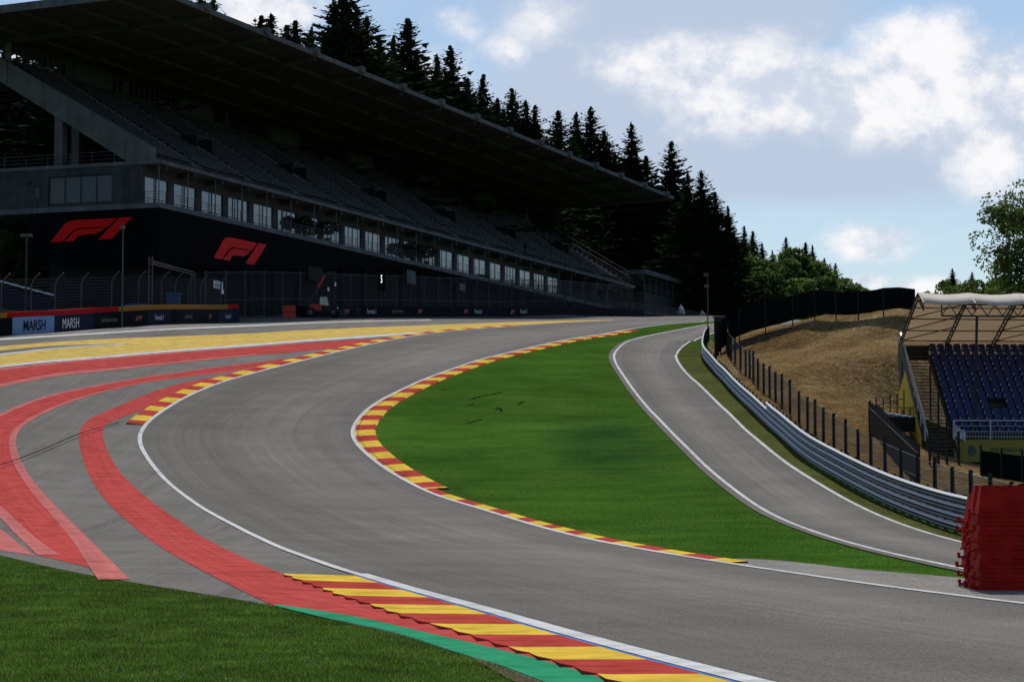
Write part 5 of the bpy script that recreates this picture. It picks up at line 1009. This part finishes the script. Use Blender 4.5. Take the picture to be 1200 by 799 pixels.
# picket enclosure
M['picket'] = mat('black pickets', (.008, .009, .009), .7)
ea = ground([1019], [508])[0]; eb = ground([1077], [571])[0]; ec = ground([1060], [497])[0]
en = node('picket_fence', pz(ea[:2]), 'black picket fence round a small enclosure beside the yellow side banner', 'fence')
def pickets(a, b, h, step, gap):
    mb = MB(); L_ = np.linalg.norm(b[:2] - a[:2]); n = int(L_ / step)
    for i in range(n + 1): p = pz(a[:2] + (b[:2] - a[:2]) * i / n); q = (b - a)[:2] / L_; mb.frame(p - np.array([q[0], q[1], 0]) * (step - gap) / 2, (q[0], q[1], 0), (-q[1], q[0], 0), zv, step - gap, .04, h + .16 * (i % 2))
    for hh in (.3, h - .3): mb.bar(pz(a[:2], hh), pz(b[:2], hh), .06)
    return mb
pin(pickets(ea, eb, 1.75, .55, .02), en, 'front_pickets', M['picket']); pin(pickets(ea, ec, 1.8, .9, .82), en, 'back_pickets', M['picket'])
c = (ea + ec) / 2; c = pz(c[:2] + [.4, -.3]); t = node('trestle_table', c, 'light wooden trestle table inside the picket enclosure', 'table'); mb = MB(); mb.frame(c + [-.9, -.3, 1.35], (1, 0, 0), (0, 1, 0), (0, 0, 1), 1.9, .7, .06); M['wood'] = mat('pale wood', (.40, .26, .12), .6); pin(mb, t, 'tabletop', M['wood'])
for x in (-.8, .85): mb = MB(); mb.bar(c + [x, 0, 0], c + [x, 0, 1.35], .08); pin(mb, t, 'leg', M['wood'])
for i in range(5):
    p = c + [-.75 + .38 * i, -.75, 1.02 - .06 * i]; mb = MB(); V, Fc = [], []
    bmm = bmesh.new(); bmesh.ops.create_uvsphere(bmm, u_segments=10, v_segments=6, radius=.2); V = [tuple(np.array(v.co) * [1.15, .9, .55]) for v in bmm.verts]; Fc = [tuple(x.index for x in f.verts) for f in bmm.faces]; bmm.free()
    o = mesh_obj('plastic_sack', V, Fc, M['bluew'], None, True); o.location = tuple(p + zv * .0); tag(o, 'bluish white plastic sack heaped before the trestle table, ' + word(i + 1) + ' from the left', 'sack', 'white sacks by the trestle table')
c2 = c + np.array([0, -.75, 0]); mb = MB(); mb.frame(c2 + [-1.0, -.3, 0], (1, 0, 0), (0, 1, 0), (0, 0, 1), 2.1, .6, .82); t = node('pallet_crate', c2, 'dark crate carrying the white sacks in the enclosure', 'crate'); pin(mb, t, 'body', M['picket'])
# ------------------------------------------------------------------ tent-roofed stand with blue seats
Yf = 125.0; sO = at(1118, 548, Yf); sO = np.array([sO[0], sO[1], float(at(1118, 514, Yf)[2])])     # front-left corner of the seating, at floor height
fx = np.array([.995, .1, 0]); fx /= np.linalg.norm(fx); bx = np.array([.07, .99, 0]); bx /= np.linalg.norm(bx)
def S(u, b, z): return sO + fx * u + bx * b + zv * z
st = node('grandstand', S(5, 0, -2.3), 'temporary spectator stand with blue seats under a cream tent roof', 'stand'); SL = 14.5; rows_n = 16; rr, rh = .78, .345
M['canvas'] = mat('cream tent canvas', (.85, .79, .69), .8); tc = NT(M['canvas']); kc = tc.mix(1, (.85, .79, .69), tc.ramp(tc.noise(.8, 5, .6), [(.35, .88), (.65, 1.06)]), 'MULTIPLY'); tc.color(kc)
bt = tc.n.new('ShaderNodeBsdfTranslucent'); bt.inputs[0].default_value = (.80, .68, .54, 1); mxs = tc.n.new('ShaderNodeMixShader'); mxs.inputs[0].default_value = .42; tc.l.new(tc.b.outputs[0], mxs.inputs[1]); tc.l.new(bt.outputs[0], mxs.inputs[2]); tc.l.new(mxs.outputs[0], tc.n['Material Output'].inputs[0])
M['bseat'] = mat('blue plastic seat', (.012, .018, .115), .45, 0, .35); M['bseat_e'] = mat('pale seat edge', (.16, .2, .4), .4); M['brown'] = mat('brown steel frame', (.05, .036, .03), .6)
M['ybanner'] = mat('yellow side banner', (.80, .56, .05), .8); M['oliveb'] = mat('olive yellow front banner', (.30, .24, .04), .65); M['decks'] = concrete('dark stand deck', (.06, .058, .055)); M['alu'] = mat('aluminium rail', (.42, .43, .45), .4, .3)
SLs = 2.9                                                       # stairs occupy u from -1.45 to 0 (left of the seats)
mb = MB(); pr = [(0, -.25)]
for i in range(rows_n): pr += [(rr * i, rh * i), (rr * (i + 1), rh * i)]
pr += [(rr * rows_n, rh * (rows_n - 1) - .3)]
mb.prism(pr, S(.05, 0, 0), bx, zv, fx, SL); pin(mb, st, 'deck', M['decks'])
# seats: shell with rounded back
def bseat():
    m = MB(); m.frame((-.2, -.18, .30), (1, 0, 0), (0, 1, 0), (0, 0, 1), .4, .36, .05)
    pts = [(-.2, 0), (.2, 0), (.21, .3), (.15, .42), (-.15, .42), (-.21, .3)]; m.prism(pts, (0, .18, .33), (1, 0, 0), (0, .12, .99), (0, 1, 0), .035); return m
bs = bseat(); BV = np.array(bs.v); th0 = math.atan2(fx[1], fx[0]); c0, s0 = math.cos(th0), math.sin(th0); bme = None; rest = []; dots = MB(); cnt = 0
for i in range(rows_n):
    for k in range(int(SL / .5)):
        o = S(.32 + .5 * k, .42 + rr * i, rh * i + .005)
        if 4 <= i <= 5 and 5 <= k <= 6: continue
        if k < 9 and i < 12 and cnt < 100:
            if bme is None: so = pin(MB().add([tuple(np.array(v)) for v in []], []), st, 'seat', M['bseat']) if 0 else mesh_obj('seat', BV, bs.f, M['bseat'], st, recalc=True); bme = so.data
            else: so = bpy.data.objects.new('seat', bme); COL.objects.link(so); so.parent = st
            so.location = tuple(o - np.array(st.location)); so.rotation_euler = (0, 0, th0); cnt += 1
        else: rest.append(o - np.array(st.location))
rest = np.array(rest); RB = np.c_[BV[:, 0] * c0 - BV[:, 1] * s0, BV[:, 0] * s0 + BV[:, 1] * c0, BV[:, 2]]; VVb = (rest[:, None] + RB[None]).reshape(-1, 3); FFb = [tuple(j + q * len(BV) for j in f) for q in range(len(rest)) for f in bs.f]
tag(mesh_obj('seats', VVb, FFb, M['bseat'], st), kind='stuff')
# small pale blocks added to imitate sun glints on the seats
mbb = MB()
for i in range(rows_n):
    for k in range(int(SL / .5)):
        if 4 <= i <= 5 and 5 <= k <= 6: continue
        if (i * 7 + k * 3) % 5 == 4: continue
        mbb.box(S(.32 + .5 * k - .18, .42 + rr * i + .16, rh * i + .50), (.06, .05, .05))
tag(pin(mbb, st, 'seat_glints', mat('pale seat glint', (.75, .77, .85), .3)), kind='stuff')
# stairs on the left, down to the ground
slope = rh / rr; mb = MB(); zg = float(tz(*S(-.8, -4.5, 0)[:2])); nd = int((S(0, 0, 0)[2] - zg) / .21); 
for i in range(-nd, int(rows_n * 1.62)): b0 = i * .475; mb.frame(S(-1.5, b0, i * .21 + .03), fx, bx, zv, 1.45, .26, .045)
pin(mb, st, 'stair_treads', M['steel'])
for u in (-1.56, .0):
    mb = MB(); a = S(u, -nd * .475, -nd * .21 - .1); b = S(u, rr * rows_n, rh * rows_n - .1); mb.bar(a, b, .06, .28); pin(mb, st, 'stringer', M['steel_d'])
bk = rows_n * rr; mb = MB(); a = S(-1.62, -.3, .95); b = S(-1.62, bk, rh * rows_n + 1.0); mb.bar(a, b, .10, .14); mb.bar(a - zv * .45, b - zv * .45, .04); mb.bar(S(-1.62, -.3, -.1), a, .06)
for i in range(8): p = S(-1.62, bk * i / 7, rh * rows_n * i / 7); mb.bar(p - zv * .1, p + zv * .95, .05)
pin(mb, st, 'handrail', M['alu'])
mb = MB(); a = S(-1.62, -nd * .475, -nd * .21 + .9); b = S(-1.62, -.4, .9 - .15); mb.bar(a, b, .06); mb.bar(a - zv * .9, a, .05); mb.bar(b - zv * .9, b, .05); a = S(-.03, -nd * .475, -nd * .21 + .9); b = S(-.03, -.1, .95); mb.bar(a, b, .06); mb.bar(a - zv * .9, a, .05); mb.bar(b - zv, b, .05); pin(mb, st, 'handrail', M['alu'])
# yellow banner on the left side, with a white board at its top end
M['hoard_g'] = mat('grey side cloth', (.11, .11, .10), .8)
mb = MB(); mb.prism([(0.2, -2.0), (bk, -2.0), (bk, rh * rows_n + .8), (bk - 2.2, rh * rows_n - .2 + .2), (.2, .3)], S(-1.72, 0, 0), bx, zv, -fx, .04); sd_ = pin(mb, st, 'side_cloth', M['hoard_g'])
mb = MB(); mb.prism([(0.2, -1.9), (bk, -1.9), (bk, 2.9), (8.6, 4.1), (.2, .1)], S(-1.765, 0, 0), bx, zv, -fx, .02); yb = pin(mb, st, 'side_banner', M['ybanner'])
for i, (b_, z_, s_) in enumerate(((6.4, 1.55, 'SPA'), (6.3, .75, 'SPA'), (3.0, -.35, '1'))): text_mesh(s_, .62, M['olive'], 'lettering', yb, S(-1.79, b_, z_) - np.array(st.location), -bx, zv, -fx, 0, 1.3, .004)
mb = MB(); mb.frame(S(-1.79, 10.2, 3.6), bx, -fx, zv, 1.5, .03, 1.2); pin(mb, st, 'notice', M['edge'])
# front banner and guard rail
mb = MB(); mb.frame(S(.0, -.08, -1.25), fx, bx, zv, SL, .05, 1.2); fbn = pin(mb, st, 'front_banner', M['oliveb'])
text_mesh('SPA GRAND PRIX', .34, M['steel_d'], 'lettering', fbn, S(3.1, -.09, -.6) - np.array(st.location), fx, zv, -bx, 0, .8, .012); mb = MB(); mb.disc(S(.95, -.1, -.65), tuple(bx), .28, .02, 18); pin(mb, st, 'roundel', M['hoard_g'], fbn)
mb = MB(); mb.bar(S(0, -.02, 1.0), S(SL, -.02, 1.0), .06); 
for i in range(8): mb.bar(S(.05 + i * 2.0, -.02, -.05), S(.05 + i * 2.0, -.02, 1.0), .06)
for h in (.12, .4, .7): mb.bar(S(0, -.02, h), S(SL, -.02, h), .025)
for k in range(int(SL / .16)): mb.bar(S(.1 + .16 * k, -.02, .0), S(.1 + .16 * k, -.02, .4), .018)
pin(mb, st, 'guard_rail', M['alu'])
# scaffold below
for u in np.arange(0, SL, 2.4):
    for b_ in (0.15, 4, 8, 12): p = S(u + .1, b_, -.3 + max(0, (b_ / rr - 1)) * rh * .98); g_ = pz(p[:2]); mb = MB(); mb.bar(g_ - zv * .2, p, .09); pin(mb, st, 'scaffold_leg', M['steel_d'])
mb = MB(); mb.frame(S(0, .4, -3.2), fx, bx, zv, SL, .08, 1.9); pin(mb, st, 'skirt', M['fabric'])
# tent roof: curved section from a front edge over a ridge down behind the top row
sec = [(-1.2, 7.30), (.4, 7.78), (1.8, 8.10)] + [(1.8 + (bk + .35 - 1.8) * k / 6, 8.12 - (8.12 - 6.0) * k / 6) for k in range(1, 7)]
us = np.linspace(-1.7, SL, 57); bays = np.arange(-1.7, SL + .1, 2.85)
def sag(u): ph = ((u + 1.7) / 2.85) % 1.0; return -.11 * math.sin(math.pi * ph)
mb = MB(); rows_ = [[S(u, b, z + sag(u) * (1.0 if i < 5 else .5)) for i, (b, z) in enumerate(sec)] for u in us]; mb.sheet(rows_); o_ = pin(mb, st, 'canopy', M['canvas'], sm=True); sol = o_.modifiers.new('thick', 'SOLIDIFY'); sol.thickness = .03
for q, u in enumerate(bays):
    mb = MB()
    for dz in (.04, .42): pts = [S(u, b + (.1 if dz > .1 else 0), z - dz) for b, z in sec]; [mb.bar(a, b2, .07) for a, b2 in zip(pts[:-1], pts[1:])]
    top = [S(u, b, z - .04) for b, z in sec]; bot = [S(u, b + .1, z - .42) for b, z in sec]
    for a, b2 in zip(top, bot): mb.bar(a, b2, .04)
    for a, b2 in zip(top[1:], bot[:-1]): mb.bar(a, b2, .04)
    mb.bar(S(u, bk + .35, 5.95), S(u, bk + .35, rh * rows_n - 1), .09); pin(mb, st, 'rafter', M['brown'])
mb = MB(); a0, a1 = -.7, SL
zt0 = 7.22; tb_ = -.95
mb.bar(S(a0, tb_, zt0), S(a1, tb_, zt0), .07); mb.bar(S(a0, tb_, zt0 - .62), S(a1, tb_, zt0 - .62), .09)
n = 18
for i in range(n): u = a0 + (a1 - a0) * i / n; w = (a1 - a0) / n; mb.bar(S(u, tb_, zt0 - .6), S(u + w / 2, tb_, zt0), .045); mb.bar(S(u + w / 2, tb_, zt0), S(u + w, tb_, zt0 - .6), .045)
mb.bar(S(a0, tb_, zt0), S(a0, tb_, zt0 - .62), .06)
pin(mb, st, 'front_truss', M['brown'])
for u in (1.25, 5.55, 9.85, 14.15): mb = MB(); mb.bar(S(u, tb_, zt0 - .6), S(u, .6, .2), .13); pin(mb, st, 'column', M['steel_d'])
for (b_, z_) in ((4.5, 7.45), (7.0, 7.0), (9.4, 6.5), (11.6, 6.05)): mb = MB(); mb.bar(S(-1.7, b_, z_), S(SL, b_, z_), .06); pin(mb, st, 'purlin', M['brown'])
for q, u in enumerate(bays[:-1]):
    if q % 2 == 0:
        for (b0, z0, b1, z1) in ((7.0, 7.0, 3.6, 7.6), (9.4, 6.5, 6.2, 7.1), (11.6, 6.05, 8.6, 6.65)): mb = MB(); mb.bar(S(u, b0, z0), S(u + 2.85, b1, z1), .05); pin(mb, st, 'brace', M['brown'])
mb = MB(); mb.bar(S(-1.6, bk + .2, rh * rows_n + .85), S(SL, bk + .2, rh * rows_n + .85), .06); mb.bar(S(-1.6, bk + .2, rh * rows_n + .2), S(SL, bk + .2, rh * rows_n + .2), .05)
for k in range(int((SL + 1.6) / .15)): u = -1.6 + .15 * k; mb.bar(S(u, bk + .2, rh * rows_n + .2), S(u, bk + .2, rh * rows_n + .85), .025)
pin(mb, st, 'rear_rail', M['brown'])
mb = MB(); mb.frame(S(-1.6, bk + .1, rh * rows_n - .6), fx, bx, zv, 1.7, .05, .9); pin(mb, st, 'stair_top_panel', M['steel_d'])
# plastic bag caught on the rail
c = S(.35, -.1, .1); V, Fc = blob_leaves((0, 0, 0), .28, .3, 26, .14, 12); mb = MB(); t = node('plastic_bag', c, 'crumpled pale plastic sheet caught on the stand front rail by the stairs', 'plastic sheet')
rgp = np.random.default_rng(8); pts = [[(-.35 + .09 * i + rgp.normal(0, .015), -.06 + rgp.normal(0, .06), .75 - .14 * j * (1) - .11 * i * (1 if j == 0 else .35) + rgp.normal(0, .02)) for i in range(8)] for j in range(6)]
mb = MB(); mb.sheet([[tuple(p) for p in r] for r in pts]); M['poly'] = mat('pale plastic', (.6, .62, .66), .3); mb.build('sheet', M['poly'], t, True)
# netting panels and posts in front of the stand
nf = node('netting_fence', pz(at(1180, 585, 112)[:2]), 'dark netting fence in front of the tent-roofed stand', 'fence')
nW = np.array([at(x, 570, Y)[:2] for x, Y in np.linspace([1150, 108], [1290, 100], 30)]); mesh_sheet(nf, nW, .05, 1.25, M['fabric'], 'netting')
for i in range(0, 30, 5): p = pz(nW[i]); mb = MB(); mb.bar(p, p + zv * 1.5, .1); pin(mb, nf, 'post', M['post'])
for k, px in enumerate([1090, 1100, 1110, 1124]):
    p = pz(at(px, 570, 112 + k)[:2]); mb = MB(); mb.bar(p, p + zv * 1.75, .12); pin(mb, nf, 'post', M['post'])

# ------------------------------------------------------------------ stacked red barriers at the right
M['redp'] = mat('red plastic barrier', (.44, .012, .010), .6, 0, .1); tr_ = NT(M['redp']); tr_.color(tr_.mix(1, (.44, .012, .010), tr_.ramp(tr_.noise(2.2, 5, .65), [(.32, .72), (.66, 1.12)]), 'MULTIPLY'))
M['redf'] = mat('faded red rim', (.55, .10, .09), .5)
def red_barrier(full):
    L_ = 1.08; top_w, bot_w = .30, .56; mb = MB(); h = .58 if full else .19; bw = bot_w / 2; tw = (bot_w / 2) - (bot_w - top_w) / 2 * (h / .58); q = .09 if full else .025
    if not full: tw = bw - .008; q = .006
    V = [(0, -bw, 0), (L_, -bw, 0), (L_, bw, 0), (0, bw, 0), (q, -tw, h), (L_ - q, -tw, h), (L_ - q, tw, h), (q, tw, h)]; mb.add(V, [(0, 3, 2, 1), (4, 5, 6, 7), (0, 1, 5, 4), (1, 2, 6, 5), (2, 3, 7, 6), (3, 0, 4, 7)])
    return mb
def red_parts(full):
    body = red_barrier(full); foot = MB(); foot.frame((-.03, -.31, -.012), (1, 0, 0), (0, 1, 0), (0, 0, 1), 1.14, .60, .04)
    for x in (.12, .65): foot.frame((x, -.32, .06), (1, 0, 0), (0, 1, 0), (0, 0, 1), .28, .04, .05)
    lug = MB(); lug.frame((-.16, -.07, .0), (1, 0, 0), (0, 1, 0), (0, 0, 1), .14, .14, .05); lug.frame((-.17, -.07, .05), (1, 0, 0), (0, 1, 0), (0, 0, 1), .05, .14, .07); return body, foot, lug
stk = [(1146, 692.5, 46.4, 0, 9), (1139, 690.5, 47.3, 1, 9), (1131, 688.5, 48.2, 2, 8)]
cache = {}
wr = ['front', 'middle', 'rear']; rb = random.Random(11)
for (px, py, Y, si, nn) in stk:
    base = at(px, py, Y); g = pz(base[:2]); bb = None
    for k in range(nn):
        full = k == nn - 1; mod = red_parts(full)
        if k == nn - 1: lab = f'topmost red plastic barrier of the {wr[si]} stack, its whole tapered top showing'
        elif k == 0: lab = f'bottom red plastic barrier of the {wr[si]} stack, resting on the asphalt'
        else: lab = f'red plastic barrier nested in the {wr[si]} stack, {word(k + 1)} from the bottom'
        loc = g + np.array([rb.uniform(-.03, .03), rb.uniform(-.02, .02), .03 + .186 * k]); t = empty('road_barrier', tuple(loc), lab, 'road barrier', 'red plastic barriers stacked beside the track', R(-2 + rb.uniform(-1, 1)))
        if full not in cache:
            cache[full] = [mb_.build(nm, M[m_], t).data for mb_, nm, m_ in zip(mod, ('body', 'rim', 'hook'), ('redp', 'redp', 'redp'))]
        else:
            for nm, me in zip(('body', 'rim', 'hook'), cache[full]): o = bpy.data.objects.new(nm, me); COL.objects.link(o); o.parent = t
        if (k * 3 + si) % 4 in (1, 2) : [bpy.data.objects.remove(ch) for ch in list(t.children) if ch.name.startswith('hook')] if k not in (0, 1) else None
